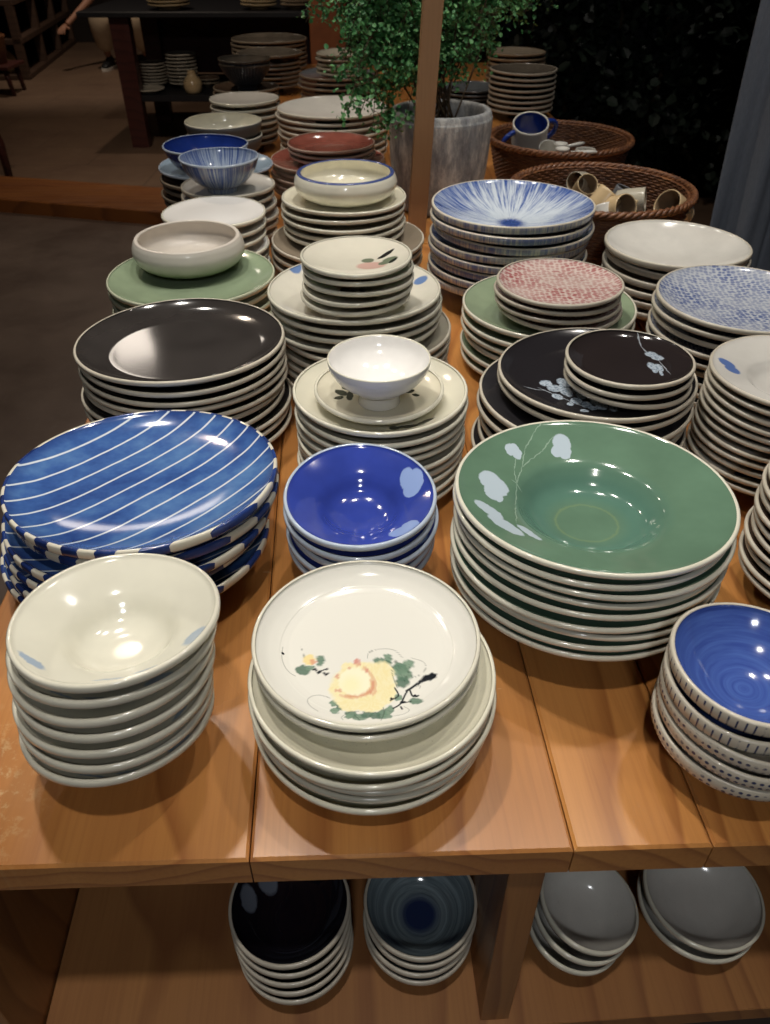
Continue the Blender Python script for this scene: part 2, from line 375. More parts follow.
def paint_peony(me):
    """brush-painted yellow peony spray: a colour for every point of the finely meshed plate, in the plate's own metres"""
    import numpy as np
    k = 'flower_plate'; C = crop(270, 640, 4.278); dz = -.008
    co = np.empty(len(me.vertices) * 3); me.vertices.foreach_get('co', co); co = co.reshape(-1, 3); X, Y = co[:, 0], co[:, 1]
    wx = sum(np.sin(X * f * c_ + Y * f * s_ + p_) for f, c_, s_, p_ in ((900, .8, .6, 1), (1500, -.5, .86, 2), (500, .2, -.98, .4))) / 3
    wy = sum(np.sin(X * f * c_ + Y * f * s_ + p_) for f, c_, s_, p_ in ((1000, .3, .95, 3), (1400, .9, -.4, 5), (450, -.8, .6, 2.4))) / 3
    Xw, Yw = X + wx * .0011, Y + wy * .0011
    col = np.tile(np.array(L('e8e6dc')), (len(X), 1))
    def el(x, y, rx, ry, rot=0, soft=.14, warp=True):
        lx, ly, sx, sy = px_local(k, *C(x, y), dz); a = math.radians(-rot); rx /= 4.278; ry /= 4.278
        ax = rx * math.hypot(math.cos(a) * sx, math.sin(a) * sy); ay = ry * math.hypot(math.sin(a) * sx, math.cos(a) * sy); la = math.atan2(math.sin(a) * sy, math.cos(a) * sx)
        P, Q = (Xw - lx, Yw - ly) if warp else (X - lx, Y - ly)
        u_ = (P * math.cos(la) + Q * math.sin(la)) / ax; v_ = (-P * math.sin(la) + Q * math.cos(la)) / ay
        r = np.sqrt(u_ * u_ + v_ * v_); return np.clip((1 + soft - r) / (2 * soft), 0, 1), u_, v_, r
    def put(m, c): 
        nonlocal col
        c = np.array(c) if np.ndim(c) < 2 else c; col = col * (1 - m[:, None]) + c * m[:, None]
    def line(pts, wd, c, op=1):
        q = [px_local(k, *C(*p), dz)[:2] for p in pts]; q = catmull(q, 6); best = np.full(len(X), 9.)
        for (x0, y0), (x1, y1) in zip(q[:-1], q[1:]):
            dx, dy = x1 - x0, y1 - y0; t_ = np.clip(((X - x0) * dx + (Y - y0) * dy) / (dx * dx + dy * dy + 1e-12), 0, 1)
            best = np.minimum(best, np.hypot(X - x0 - t_ * dx, Y - y0 - t_ * dy))
        put(np.clip((wd + .0003 - best) / .0005, 0, 1) * op, L(c))
    for i, (x, y, rx, ry, rot) in enumerate([(472, 66, 30, 18, 25), (505, 52, 16, 20, 0), (498, 76, 24, 14, -20), (590, 78, 30, 18, -25), (560, 96, 30, 22, 10), (578, 124, 34, 26, 0), (566, 154, 30, 24, 20), (530, 104, 22, 20, 0), (548, 84, 18, 16, 0),
                          (272, 244, 18, 14, 30), (300, 262, 22, 14, 10), (276, 282, 20, 16, -10), (345, 296, 26, 20, 0), (385, 312, 32, 20, 0), (415, 298, 26, 20, 10), (335, 312, 20, 14, 0), (478, 300, 24, 26, 0), (508, 280, 20, 28, 20), (450, 305, 24, 20, 0), (500, 312, 24, 14, 0),
                          (626, 240, 30, 16, 5), (545, 220, 20, 13, 0), (140, 102, 34, 20, 10), (170, 92, 20, 10, -10), (213, 62, 17, 24, 0)]):
        m, u_, v_, r = el(x, y, rx, ry, rot); base = np.array(L(['6f8d78', '7d9a83', '5f7c6a', '84a089'][i % 4])); dk = np.array(L('47604f'))
        sh = np.clip(.15 + .5 * np.clip(r - .55, 0, 1) + .35 * (np.abs(v_) < .09), 0, 1)[:, None]; put(m * .93, base * (1 - sh) + dk * sh)
    m, u_, v_, r = el(165, 58, 26, 22); put(m, L('f0dda0')); put(el(180, 66, 14, 11)[0] * .7, L('d98f78'))
    for (x, y, rx, ry, rot) in [(395, 175, 140, 98, 0), (275, 182, 24, 22, 0), (340, 95, 40, 26, 0), (345, 238, 60, 42, 0), (430, 240, 70, 44, 0), (495, 190, 44, 60, 0), (478, 118, 54, 52, 0), (440, 98, 40, 30, 0), (390, 92, 40, 24, 0)]:
        m, u_, v_, r = el(x, y, rx, ry, rot, .08); g = np.clip(.5 + .5 * np.sin(np.arctan2(v_, u_) * 9 + wx * 2), 0, 1)[:, None] * .35 + np.clip(r - .5, 0, .5)[:, None] * .3
        put(m, np.array(L('efe2ac')) * (1 - g) + np.array(L('f6f1d4')) * g)
    for pts, wd, op in (([(330, 212), (360, 214), (395, 205), (425, 193), (444, 165), (430, 130), (404, 98)], .0026, .45), ([(345, 214), (395, 208), (436, 186), (440, 150)], .0012, .6), ([(300, 208), (320, 214), (340, 212)], .0012, .4), ([(425, 193), (440, 205), (452, 190)], .0012, .5)): line(pts, wd, 'd38a70', op)
    for x, y, rx, ry in ((375, 70, 15, 17), (368, 62, 9, 12), (287, 128, 8, 10), (290, 190, 16, 7), (414, 108, 9, 16), (338, 96, 8, 8)): put(el(x, y, rx, ry)[0] * .7, L('d48f80'))
    m, u_, v_, r = el(360, 150, 68, 60, 0, .06); put(m, L('f4f1d2')); put(el(345, 165, 40, 36, 0, .5)[0] * .4, L('f1e9a8'))
    for pts in ([(130, 2), (142, 40), (150, 60)], [(52, 8), (48, 50), (58, 86), (80, 114), (106, 128)], [(205, 292), (172, 268), (158, 238), (180, 214), (215, 210), (256, 222)], [(416, 52), (424, 26), (470, 12), (530, 16), (566, 48)], [(606, 50), (655, 66), (668, 92), (640, 124), (600, 134)],
                [(530, 312), (576, 304), (596, 284), (574, 262)], [(312, 332), (306, 312), (340, 286), (380, 280)], [(625, 172), (645, 170), (640, 180)]): line(pts, .00018, '565a52', .75)
    for pts in ([(540, 60), (522, 110), (545, 178)], [(475, 335), (488, 290), (484, 262)], [(385, 330), (360, 300)], [(575, 150), (590, 120), (600, 90)]): line(pts, .0003, '3f4f44', .7)
    for x, y, rx, ry, rot in ((682, 133, 36, 14, -18), (650, 150, 30, 9, -28), (622, 214, 14, 5, 0), (520, 226, 8, 6, 0), (206, 112, 8, 6, 0), (238, 120, 8, 6, 0), (240, 97, 7, 5, 0), (192, 100, 6, 5, 0), (52, 34, 8, 4, 0), (572, 240, 12, 6, 10)): put(el(x, y, rx, ry, rot)[0], L('23262b'))
    for pts, wd in (([(585, 190), (655, 148)], .0010), ([(640, 155), (590, 190), (560, 245), (528, 268)], .0007), ([(600, 190), (612, 214), (636, 212)], .0007), ([(560, 245), (605, 238)], .0005), ([(535, 180), (550, 212), (515, 232)], .0006), ([(182, 100), (210, 108), (245, 122)], .0006), ([(200, 112), (242, 96)], .0006), ([(560, 262), (566, 275)], .0007)): line(pts, wd, '2a2d31')
    rgba = np.concatenate([col, np.ones((len(col), 1))], 1); a = me.color_attributes.new('paint', 'FLOAT_COLOR', 'POINT'); a.data.foreach_set('color', rgba.ravel())

def make_patterns():
    t = NT('peony_painted_glaze'); GL['peony'] = t.out(t.n('ShaderNodeAttribute', attribute_name='paint').outputs['Color'], .13, 0, .5, .3)
    # lotus leaves on green
    def lotus(t, v):
        k = 'green_soup'; C = crop(460, 415, 4.8125)
        B = lambda x, y, rx, ry, rot=0, dz=-.012: pblob(t, v, k, *C(x, y), rx / 4.8125, ry / 4.8125, rot, dz, .06)
        S = lambda pts, wd: pstroke(t, v, k, [C(*p) for p in pts], wd, -.014)
        lv = t.union([B(240, 172, 24, 22, 0), B(274, 182, 24, 22, 0), B(258, 166, 26, 18), B(490, 136, 44, 36), B(500, 156, 36, 28), B(465, 160, 24, 20), B(145, 320, 56, 42), B(185, 340, 50, 40), B(160, 375, 46, 38), B(185, 395, 24, 22),
                      B(135, 480, 72, 26, 32), B(215, 555, 88, 30, 33), B(332, 572, 62, 16, 42)])
        st = S([(270, 520), (268, 420), (275, 310), (262, 255), (270, 195)], .0006)
        st2 = S([(275, 310), (300, 240), (350, 198), (395, 170), (445, 118)], .0006)
        st3 = S([(298, 240), (312, 170), (350, 110), (412, 45)], .0006)
        st4 = S([(250, 300), (275, 310), (300, 330)], .0006)
        x, y, z = t.sep(t.obj()); r = t.vmath('LENGTH', t.comb(x, y, 0), val=True); Rr = TI[k]['R']
        well = t.math('MULTIPLY', t.range(r, Rr * .62, Rr * .45), t.range(r, Rr * .22, Rr * .34))
        ring = t.blob(v, 0, 0, Rr * .24, Rr * .24, 0, .04); ring2 = t.blob(v, 0, 0, Rr * .225, Rr * .225, 0, .04)
        rr = t.math('SUBTRACT', ring, ring2)
        return [(t.math('MULTIPLY', well, .55), '4f7a70'), (t.math('MULTIPLY', rr, .35), '8fa06a'), (t.math('MULTIPLY', t.union([st, st2, st3, st4]), .7), '9fb6a4'), (lv, 'b9c8d2')]
    GL['lotus'] = painted('lotus_painted_green_glaze', '62806a', lotus, rough=.1, wob=.0045, wsc=130, var=.1, coat=.6)
    def bluepetal(t, v):
        k = 'blue_bowl'; C = crop(260, 310, 3.5)
        B = lambda x, y, rx, ry, rot=0, dz=-.01: pblob(t, v, k, *C(x, y), rx / 3.5, ry / 3.5, rot, dz, .06)
        return [(t.union([B(515, 610, 26, 26), B(545, 620, 26, 30), B(530, 640, 28, 22), B(495, 785, 44, 20, -15), B(525, 765, 30, 18, -20)]), '8fa6d6')]
    GL['blue_petal'] = painted('petal_painted_blue_glaze', '34459c', bluepetal, rough=.1, wob=.003, var=.15, coat=.6)
    def fleck(t, v):
        k = 'cream_bowl'; C = crop(0, 540, 2.962)
        B = lambda x, y, rx, ry, rot=0, dz=-.004: pblob(t, v, k, *C(x, y), rx / 2.962, ry / 2.962, rot, dz, .15)
        m = t.union([B(582, 298, 36, 26, -50), B(100, 372, 56, 10, 27), B(102, 128, 16, 8, -35), B(648, 200, 5, 26), B(470, 402, 70, 6, -14), B(330, 434, 50, 5, -3)])
        return [(t.math('MULTIPLY', m, .8), '8ea4bd')]
    GL['fleck'] = painted('flecked_cream_glaze', 'dcd9c8', fleck, wob=.005)
    t = NT('flecked_cream_outer'); v = t.vmath('MULTIPLY', t.obj(), (1, 1, 2)); nz = t.noise(v, 26, 3, .6)
    GL['fleck_out'] = t.out(t.mix(t.range(nz, .635, .68), L('d8d5c4'), L('6f88ad')), .15, 0, .5, .3)
    def blossoms(key, C, sc, blobs, strokes, dz=-.012):
        def f(t, v):
            B = lambda x, y, rx, ry, rot=0: pblob(t, v, key, *C(x, y), rx / sc, ry / sc, rot, dz, .1)
            ms = [B(*b) for b in blobs]; out = []
            if strokes: out.append((t.math('MULTIPLY', t.union([pstroke(t, v, key, [C(*p) for p in s_], .0008, dz) for s_ in strokes]), .8), 'a9b2ba'))
            nz = t.ramp(t.noise(v, 330, 2), [(.40, L('7d8c9c')), (.55, L('b8c4cf'))])
            out.append((t.union(ms), nz)); return out
        return f
    C3 = crop(520, 320, 4.278)
    bl = [(110, 270, 22, 14, 20), (148, 292, 24, 16, 30), (188, 268, 26, 20, -10), (160, 328, 18, 12, 40), (205, 308, 20, 20), (238, 290, 16, 20), (240, 346, 22, 14, 20), (262, 322, 20, 18), (285, 362, 22, 14, 10),
          (315, 345, 18, 18), (310, 377, 20, 10), (350, 370, 24, 16, 10), (398, 378, 18, 14), (182, 298, 14, 22), (275, 390, 20, 8), (215, 360, 14, 8), (375, 350, 16, 10)]
    GL['blossom'] = painted('blossom_painted_black_glaze', '262427', blossoms('blossom_plate', C3, 4.278, bl, [[(80, 290), (150, 320), (220, 350), (300, 380)], [(20, 290), (90, 300)]]), rough=.18, wob=.004, wsc=200)
    GL['blossom_s'] = painted('branch_painted_black_glaze', '2b2525', blossoms('blossom_saucer', C3, 4.278, [(482, 44, 8, 24, -12), (560, 155, 22, 12, 20), (585, 168, 22, 12, 20), (562, 205, 18, 16), (592, 212, 18, 16), (575, 225, 12, 10), (602, 236, 8, 10)],
                       [[(478, 28), (492, 80), (520, 125), (550, 155), (592, 182), (638, 236)]]), rough=.1, wob=.003, wsc=200, coat=.5)
    def simple_blobs(key, C, sc, groups, dz=-.006):
        def f(t, v):
            return [(t.union([pblob(t, v, key, *C(b[0], b[1]), b[2] / sc, b[3] / sc, (b[4] if len(b) > 4 else 0), dz, .12) for b in bs]), h) for bs, h in groups]
        return f
    GL['soupmark'] = painted('blue_marked_grey_glaze', 'd2cfc8', simple_blobs('rim_soup', crop(440, 300, 2.333), 2.333, [([(670, 146, 16, 8, 30), (684, 158, 16, 8, 20)], '5a74ae')], -.005), wob=.003, rough=.18)
    GL['leafmark'] = painted('blue_marked_ivory_glaze', 'dedacb', simple_blobs('leaf_plate', crop(250, 120, 3.5), 3.5, [([(140, 512, 18, 12), (158, 526, 22, 12), (597, 556, 20, 9, -20)], '6f8bbb')], -.006), wob=.003)
    GL['peonydish'] = painted('pink_peony_ivory_glaze', 'e2ddcc', simple_blobs('peony_dish', crop(250, 120, 3.5), 3.5, [([(425, 520, 52, 14)], 'd9b3a6'), ([(412, 500, 22, 7), (490, 506, 26, 8, -10), (468, 515, 20, 6)], '77806a'), ([(475, 488, 8, 15, 20), (500, 512, 14, 4, -30)], '2e2c2b')], -.016), wob=.003)
    GL['sprig'] = painted('sprig_painted_ivory_glaze', 'dcd6c0', simple_blobs('sprig_saucer', crop(260, 310, 3.5), 3.5, [([(285, 290, 22, 9, 20), (300, 270, 14, 8, 40), (275, 308, 16, 6, -20), (315, 300, 12, 16), (525, 285, 16, 6, -20), (545, 298, 14, 5, 10)], '3d4136')], -.010), wob=.004)
    GL['ivory_ink'] = painted('ink_painted_ivory_glaze', 'd9d5c2', simple_blobs('ivory_plate', crop(260, 310, 3.5), 3.5, [([(520, 395, 60, 7, -4), (580, 380, 34, 6, -20), (470, 400, 18, 9)], '454a44')], -.008), wob=.004)

    # diagonal white lines on blue
    key = 'striped_platter'
    a = px_local(key, 39, 539, -.01); b = px_local(key, 238, 426, -.01); ang = math.atan2(b[1] - a[1], b[0] - a[0])
    def stripes(name, outer):
        t = NT(name); v = t.mapping(t.flat(.004, 14), (0, 0, 0), (0, 0, -ang)); x, y, z = t.sep(v)
        y = t.math('ADD', y, .004)
        ph = t.math('FRACT', t.math('MULTIPLY', y, 1 / .0262))
        nz = t.noise(t.obj(), 16, 4, .65)
        if outer:
            tri = t.math('FRACT', t.math('MULTIPLY', t.math('ADD', y, t.math('MULTIPLY', z, .6)), 1 / .03))
            m = t.math('GREATER_THAN', tri, .52)
            blue = t.ramp(nz, [(.35, L('1b2347')), (.6, L('27407f'))])
            return t.out(t.mix(m, blue, L('d8d2c0')), .18, 0, .5, .3)
        m = t.range(t.math('ABSOLUTE', t.math('SUBTRACT', ph, .5)), .03, .065, 1, 0)
        r = t.vmath('LENGTH', t.flat(), val=True)
        blue = t.ramp(nz, [(.3, L('2b4482')), (.5, L('3f629f')), (.72, L('5c82b4'))])
        blue = t.mix(t.range(r, .125, .15), blue, L('22306e'))
        return t.out(t.mix(m, blue, L('d2dbe2')), .1, 0, .5, .6)
    GL['stripe'] = stripes('striped_blue_glaze', False); GL['stripe_out'] = stripes('striped_outer_glaze', True)
    # radial streaks
    def streaks(name, R_, a_, b_, pow_, centre=True, outer=False):
        t = NT(name); v = t.flat(); r = t.vmath('LENGTH', v, val=True); nv = t.vmath('NORMALIZE', v); x, y, _ = t.sep(nv)
        vv = t.comb(t.math('MULTIPLY', x, 13), t.math('MULTIPLY', y, 13), t.math('MULTIPLY', r, 7))
        n1 = t.noise(vv, 2.6, 3, .75); wide = t.noise(v, 9, 2)
        rad = t.range(r, 0, R_, -.10, .06)
        s_ = t.math('ADD', t.math('ADD', n1, rad), t.math('MULTIPLY', t.math('SUBTRACT', wide, .5), .5))
        m = t.range(s_, .42, .66)
        c = t.mix(m, L(b_), L(a_))
        if centre:
            cc = t.range(t.math('ADD', r, t.math('MULTIPLY', t.math('SUBTRACT', n1, .5), R_ * .35)), R_ * .20, R_ * .12)
            c = t.mix(cc, c, L('2f4684'))
        return t.out(c, .1 if not outer else .22, 0, .5, .5)
    GL['fan'] = streaks('streaked_blue_glaze', TI['fan_bowl']['R'], '3a5596', 'c3cdd6', 1)
    GL['fan_out'] = streaks('streaked_outer_glaze', TI['fan_bowl']['R'], '5a648a', 'a9a69c', 1, False, True)
    GL['streak'] = streaks('streaked_small_glaze', TI['streak_bowl']['R'], '39569c', 'c2d0de', 1, False)
    GL['streak_out'] = streaks('streaked_small_outer_glaze', TI['streak_bowl']['R'], '3f558c', 'aab2b6', 1, False, True)
    # fish scale dabs
    def scales(name, dark, ground, cell):
        t = NT(name); v = t.flat(.002, 60); r = t.vmath('LENGTH', v, val=True); x, y, _ = t.sep(v)
        m = t.n('ShaderNodeTexVoronoi'); m.feature = 'F1'; m.inputs['Scale'].default_value = 1.0 / cell; m.inputs['Randomness'].default_value = .45
        t.put(m.inputs['Vector'], t.comb(x, t.math('MULTIPLY', y, 1.35), 0)); d = m.outputs['Distance']
        k = t.range(d, .36, .62, 1, 0); amt = t.range(t.noise(v, 14, 2), .35, .65, .35, .95)
        return t.out(t.mix(t.math('MULTIPLY', k, amt), L(ground), L(dark)), .12, 0, .5, .4)
    GL['scale_red'] = scales('red_scale_glaze', 'a85a5c', 'd9c9c0', .0078)
    GL['scale_blue'] = scales('blue_scale_glaze', '465a94', 'c2c7ce', .0074)
    # ribbed and textured outers
    def ribs(name, c1, c2, count, bumpy=False):
        t = NT(name); x, y, z = t.sep(t.obj()); a_ = t.math('ARCTAN2', y, x)
        s_ = t.math('SINE', t.math('MULTIPLY', a_, float(count)))
        if bumpy: s_ = t.math('MULTIPLY', s_, t.math('SINE', t.math('MULTIPLY', z, 900.0)))
        h = t.range(s_, -1, 1); t.bump(h, .8, .003)
        return t.out(t.mix(h, L(c1), L(c2)), .35, 0, .4, .1)
    GL['rib'] = ribs('ribbed_dark_glaze', '2c3038', '4a4f57', 48); GL['hobnail'] = ribs('hobnail_grey_glaze', '363a40', '7b7f80', 70, True)
    def ticks(name, mode):
        t = NT(name); x, y, z = t.sep(t.obj()); a_ = t.math('ARCTAN2', y, x)
        f = t.math('FRACT', t.math('MULTIPLY', a_, (64 if mode == 'dash' else 78) / (2 * math.pi)))
        if mode == 'dash': m = t.range(t.math('ABSOLUTE', t.math('SUBTRACT', f, .5)), .08, .14, 1, 0)
        else:
            g = t.math('SUBTRACT', t.math('FRACT', t.math('MULTIPLY', z, 170.0)), .5); f2 = t.math('SUBTRACT', f, .5)
            m = t.range(t.math('SQRT', t.math('ADD', t.math('MULTIPLY', f2, f2), t.math('MULTIPLY', g, g))), .24, .34, 1, 0)
        m = t.math('MULTIPLY', m, t.range(t.noise(t.obj(), 90, 2), .38, .5))
        return t.out(t.mix(m, L('cfc6b4'), L('3b4364')), .2, 0, .5, .3)
    GL['dash'] = ticks('dash_painted_outer', 'dash'); GL['dots'] = ticks('dot_painted_outer', 'dots')
    def throwing(name, c1, c2, dark=None, R_=.07):
        t = NT(name); v = t.flat(.003, 30); r = t.vmath('LENGTH', v, val=True)
        nz = t.noise(t.comb(t.math('MULTIPLY', r, 90), t.math('MULTIPLY', t.sep(t.obj())[0], 6), 0), 3, 3, .6)
        c = t.mix(t.range(nz, .35, .65), L(c1), L(c2))
        if dark: c = t.mix(t.range(r, R_ * .42, R_ * .25), c, L(dark))
        return t.out(c, .12, 0, .5, .5)
    GL['cobalt'] = throwing('cobalt_thrown_glaze', '3a4f96', '4b66aa'); GL['greyblue'] = throwing('grey_blue_thrown_glaze', '59656b', '84949a', '27355a', .06)
    def petals(t, v):
        return [(t.union([t.blob(v, -.03, .035, .010, .014, .5), t.blob(v, -.047, .012, .008, .013, .2), t.blob(v, -.014, .046, .008, .006, .1)]), '6d7480')]
    GL['petalblack'] = painted('petal_painted_black_glaze', '17151d', petals, rough=.08, wob=.004, coat=.6)
    t = NT('blossom_banded_outer'); nz = t.noise(t.obj(), 60, 2); z = t.sep(t.obj())[2]
    band = t.math('MULTIPLY', t.range(nz, .56, .62), t.range(z, .038, .042))
    GL['band'] = t.out(t.mix(band, L('cfccc6'), L('4f4f78')), .15, 0, .5, .3)

    # belly bowl: pale top running into green
    t = NT('celadon_dipped_glaze'); z = t.sep(t.obj())[2]; nz = t.noise(t.obj(), 30, 3)
    f = t.range(t.math('ADD', z, t.math('MULTIPLY', nz, .012)), .022, .042)
    GL['dipped'] = t.out(t.mix(f, L('7c8a66'), L('cfcabf')), .35, 0, .5, .2)
    GL['matte_pale'] = glaze('matte_pale_glaze', 'c9c1b6', rough=.4, coat=.05)
    GL['bluerim'] = glaze('blue_rim_glaze', '3f4f86', rough=.2)

def wood(name, base, dark, lite, ringf=160, gloss=.26, zc=-.22, yscale=.35, stain=False, coat=.18, axis='y'):
    t = NT(name); x, y, z = t.sep(t.obj())
    if axis == 'z': y, z = z, y
    if axis == 'x': x, y = y, x
    wv = t.comb(t.math('MULTIPLY', x, 2.6), t.math('MULTIPLY', y, .9), t.math('MULTIPLY', z, 2.6))
    warp = t.math('MULTIPLY', t.math('SUBTRACT', t.noise(wv, 1.6, 2, .5), .5), .16)
    info = t.n('ShaderNodeAttribute', attribute_name='board').outputs['Fac']
    xx = t.math('ADD', x, t.math('MULTIPLY', info, .37)); zz = t.math('SUBTRACT', z, zc)
    r = t.math('ADD', t.math('SQRT', t.math('ADD', t.math('MULTIPLY', xx, xx), t.math('MULTIPLY', zz, zz))), warp)
    ring = t.math('FRACT', t.math('MULTIPLY', r, float(ringf) * .28))
    rg = t.ramp(ring, [(0, .1), (.62, .35), (.9, 1), (1, .1)])
    fib = t.noise(t.comb(t.math('MULTIPLY', x, 220), t.math('MULTIPLY', y, 6), t.math('MULTIPLY', z, 220)), 1, 3, .6)
    big = t.noise(t.comb(t.math('MULTIPLY', xx, 6), t.math('MULTIPLY', y, 1.4), 0), 1, 3, .6)
    c = t.mix(t.range(big, .3, .7), L(base), L(lite)); c = t.mix(t.math('MULTIPLY', rg, .62), c, L(dark))
    c = t.mix(t.range(fib, .45, .75, 0, .25), c, L(dark))
    tone = t.noise(t.comb(t.math('MULTIPLY', info, 7.3), 0, 0), 5, 0); c = t.mix(t.range(tone, .3, .7, 0, .28), c, L(dark))
    if stain:
        st = t.noise(t.comb(x, y, 0), 60, 5, .75)
        reg = t.blob(t.flat(.02, 20), -.36, .07, .055, .075, 0, .5)
        c = t.mix(t.math('MULTIPLY', t.math('MULTIPLY', t.range(st, .52, .62), reg), .5), c, L('d8c08e'))
        sc = t.math('GREATER_THAN', t.noise(t.comb(t.math('MULTIPLY', x, 9), t.math('MULTIPLY', y, 40), 0), 2.2, 1), .78)
        c = t.mix(t.math('MULTIPLY', sc, .25), c, L('e2c79c'))
    t.bump(fib, .08, .0008)
    rr = t.range(t.noise(t.obj(), 9, 3), .3, .7, gloss, gloss + .12)
    return t.out(c, rr, 0, .5, coat)
W_TOP = wood('varnished_pine', 'c08144', '7e4420', 'd69a55', stain=True)
W_SIDE = wood('pine_side_board', 'a97545', '75462a', 'bd8850', ringf=120, gloss=.4, coat=.1)
W_POST = wood('post_wood', 'ab8159', '8a6344', 'bd946a', ringf=90, gloss=.5, coat=0, axis='z')
W_SIDEV = wood('pine_upright_board', 'a97545', '75462a', 'bd8850', ringf=120, gloss=.4, coat=.1, axis='z')
W_DARK = wood('dark_stained_wood', '4a231e', '2b1412', '5a2d25', ringf=60, gloss=.4, coat=.1)
W_SILL = wood('sill_wood', '8a5228', '5c3218', 'a0662f', ringf=60, gloss=.4, coat=.1, axis='x')
W_SHELF = wood('old_shelf_wood', '4e382a', '2c1e17', '604634', ringf=60, gloss=.6, coat=0)
M_BLACK = simple('black_board', L('1e1e22'), .5, .4)
M_FLOOR = None
t = NT('dark_concrete_floor'); n1 = t.noise(t.obj(), 2.2, 6, .7); n2 = t.noise(t.obj(), 26, 5, .7)
c = t.mix(t.range(n1, .3, .7), L('574a43'), L('6e5f55')); c = t.mix(t.range(n2, .55, .72, 0, .4), c, L('766c66')); t.bump(n2, .15, .002)
M_FLOOR = t.out(c, t.range(n1, .3, .7, .32, .5), 0, .5, 0)
t = NT('brown_tile_floor'); n1 = t.noise(t.obj(), 1.7, 6, .7); n2 = t.noise(t.obj(), 14, 4, .7)
br = t.n('ShaderNodeTexBrick'); t.put(br.inputs['Vector'], t.obj()); br.inputs['Scale'].default_value = 1; br.inputs['Brick Width'].default_value = 1.0; br.inputs['Row Height'].default_value = .5; br.inputs['Mortar Size'].default_value = .006
c = t.mix(t.range(n1, .3, .7), L('6a5344'), L('7f6753')); c = t.mix(t.range(n2, .5, .7, 0, .3), c, L('8c7662')); c = t.mix(t.math('MULTIPLY', br.outputs['Fac'], .4), c, L('4a3c33'))
M_FLOOR2 = t.out(c, .45, 0, .5, 0)
M_WALL = simple('dark_plaster', L('2b2522'), .85, .2, .2, 3)
M_CEIL = simple('dark_ceiling', L('1f1c1b'), .9, .1)
t = NT('grey_linen'); x, y, z = t.sep(t.obj()); wv = t.noise(t.comb(t.math('MULTIPLY', x, 500), t.math('MULTIPLY', y, 500), t.math('MULTIPLY', z, 60)), 1, 2)
t.bump(wv, .3, .001); M_LINEN = t.out(t.mix(wv, L('6d7480'), L('8f96a2')), .9, 0, .2)
t = NT('rough_concrete_pot'); n1 = t.noise(t.mapping(t.obj(), scale=(1, 1, .35)), 26, 6, .75); n2 = t.noise(t.obj(), 150, 3, .7)
t.bump(t.math('ADD', n1, t.math('MULTIPLY', n2, .4)), .7, .006); M_POT = t.out(t.ramp(n1, [(.32, L('74777c')), (.48, L('a0a1a2')), (.62, L('d6d5d0'))]), .85, 0, .3)
t = NT('wicker'); x, y, z = t.sep(t.obj()); a_ = t.math('ARCTAN2', y, x)
nz = t.noise(t.comb(t.math('MULTIPLY', x, 20), t.math('MULTIPLY', y, 20), t.math('MULTIPLY', z, 160)), 2, 4, .7)
M_WICKER = t.out(t.ramp(nz, [(.3, L('3f2416')), (.5, L('6e4429')), (.7, L('94643c'))]), .5, 0, .5, .1)
M_SOIL = simple('potting_soil', L('1d1712'), .95, .1, .4, 80, .8)
def leafmat(name, c1, c2, c3):
    t = NT(name); a = t.n('ShaderNodeAttribute', attribute_name='tone').outputs['Fac']
    c = t.ramp(a, [(0, L(c1)), (.5, L(c2)), (1, L(c3))]); m = t.out(c, .5, 0, .4)
    t.b.inputs['Transmission Weight'].default_value = 0; return m
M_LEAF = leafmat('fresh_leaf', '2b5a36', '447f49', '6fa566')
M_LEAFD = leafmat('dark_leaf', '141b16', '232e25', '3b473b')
M_STEM = simple('plant_stem', L('4a3a26'), .7)
TI = solve_tiers()
make_patterns()

# ------------------------------------------------------------------ the room
def struct(o, label=None): return meta(o, kind='structure')
m = MB(); m.box(-6, 5, -2.5, 5.2, -.08, 0); struct(m.build('floor', M_FLOOR))
def beam(p, q, wd, h):
    d = (Vector(q) - Vector(p)).normalized(); n = Vector((-d.y, d.x, 0)) * wd; mb = MB(); b = .006
    P4 = [Vector(p), Vector(q), Vector(q) + n, Vector(p) + n]
    prof = [(0, 0), (0, h - b), (b, h), (wd - b, h), (wd, h - b), (wd, 0)]; vs = []
    nn = Vector((-d.y, d.x, 0))
    for e in (Vector(p), Vector(q)):
        for a, z in prof: vs.append(e + nn * a + Vector((0, 0, z)))
    k = len(prof); mb.add(vs, [(i, i + k, (i + 1) % k + k, (i + 1) % k) for i in range(k)] + [tuple(range(k)), tuple(range(2 * k - 1, k - 1, -1))]); return mb
s0 = at(0, 212, 0)[0]; s1 = at(155, 225, 0)[0]; sd = (s1 - s0).normalized()
sill = beam(s0 - sd * 2.2, s1 + sd * 1.9, .42, .075)
struct(sill.build('trim_1', W_SILL))
fl2 = MB(); a0 = s0 - sd * 3.6; a1 = s1 + sd * 6
nn = Vector((-sd.y, sd.x, 0)) * .42
fl2.add([a0 + nn + Vector((0, 0, .004)), a1 + nn + Vector((0, 0, .004)), Vector((6, 12, .004)), Vector((-8, 12, .004))], [(0, 1, 2, 3)])
struct(fl2.build('floor', M_FLOOR2))
m = MB(); m.box(-8, 6, 11.6, 11.7, -.1, 3.2); struct(m.build('wall_back', M_WALL))
m = MB(); m.box(-6.2, -6.1, -2.5, 11.7, -.1, 3.2); struct(m.build('wall_left', M_WALL))
m = MB(); m.box(5, 5.1, -2.5, 11.7, -.1, 3.2); struct(m.build('wall_right', M_WALL))
m = MB(); m.box(-6.2, 5.1, -2.6, -2.5, -.1, 3.2); struct(m.build('wall_front', M_WALL))
m = MB(); m.box(-6.2, 5.1, -2.6, 11.7, 3.2, 3.3); struct(m.build('ceiling', M_CEIL))

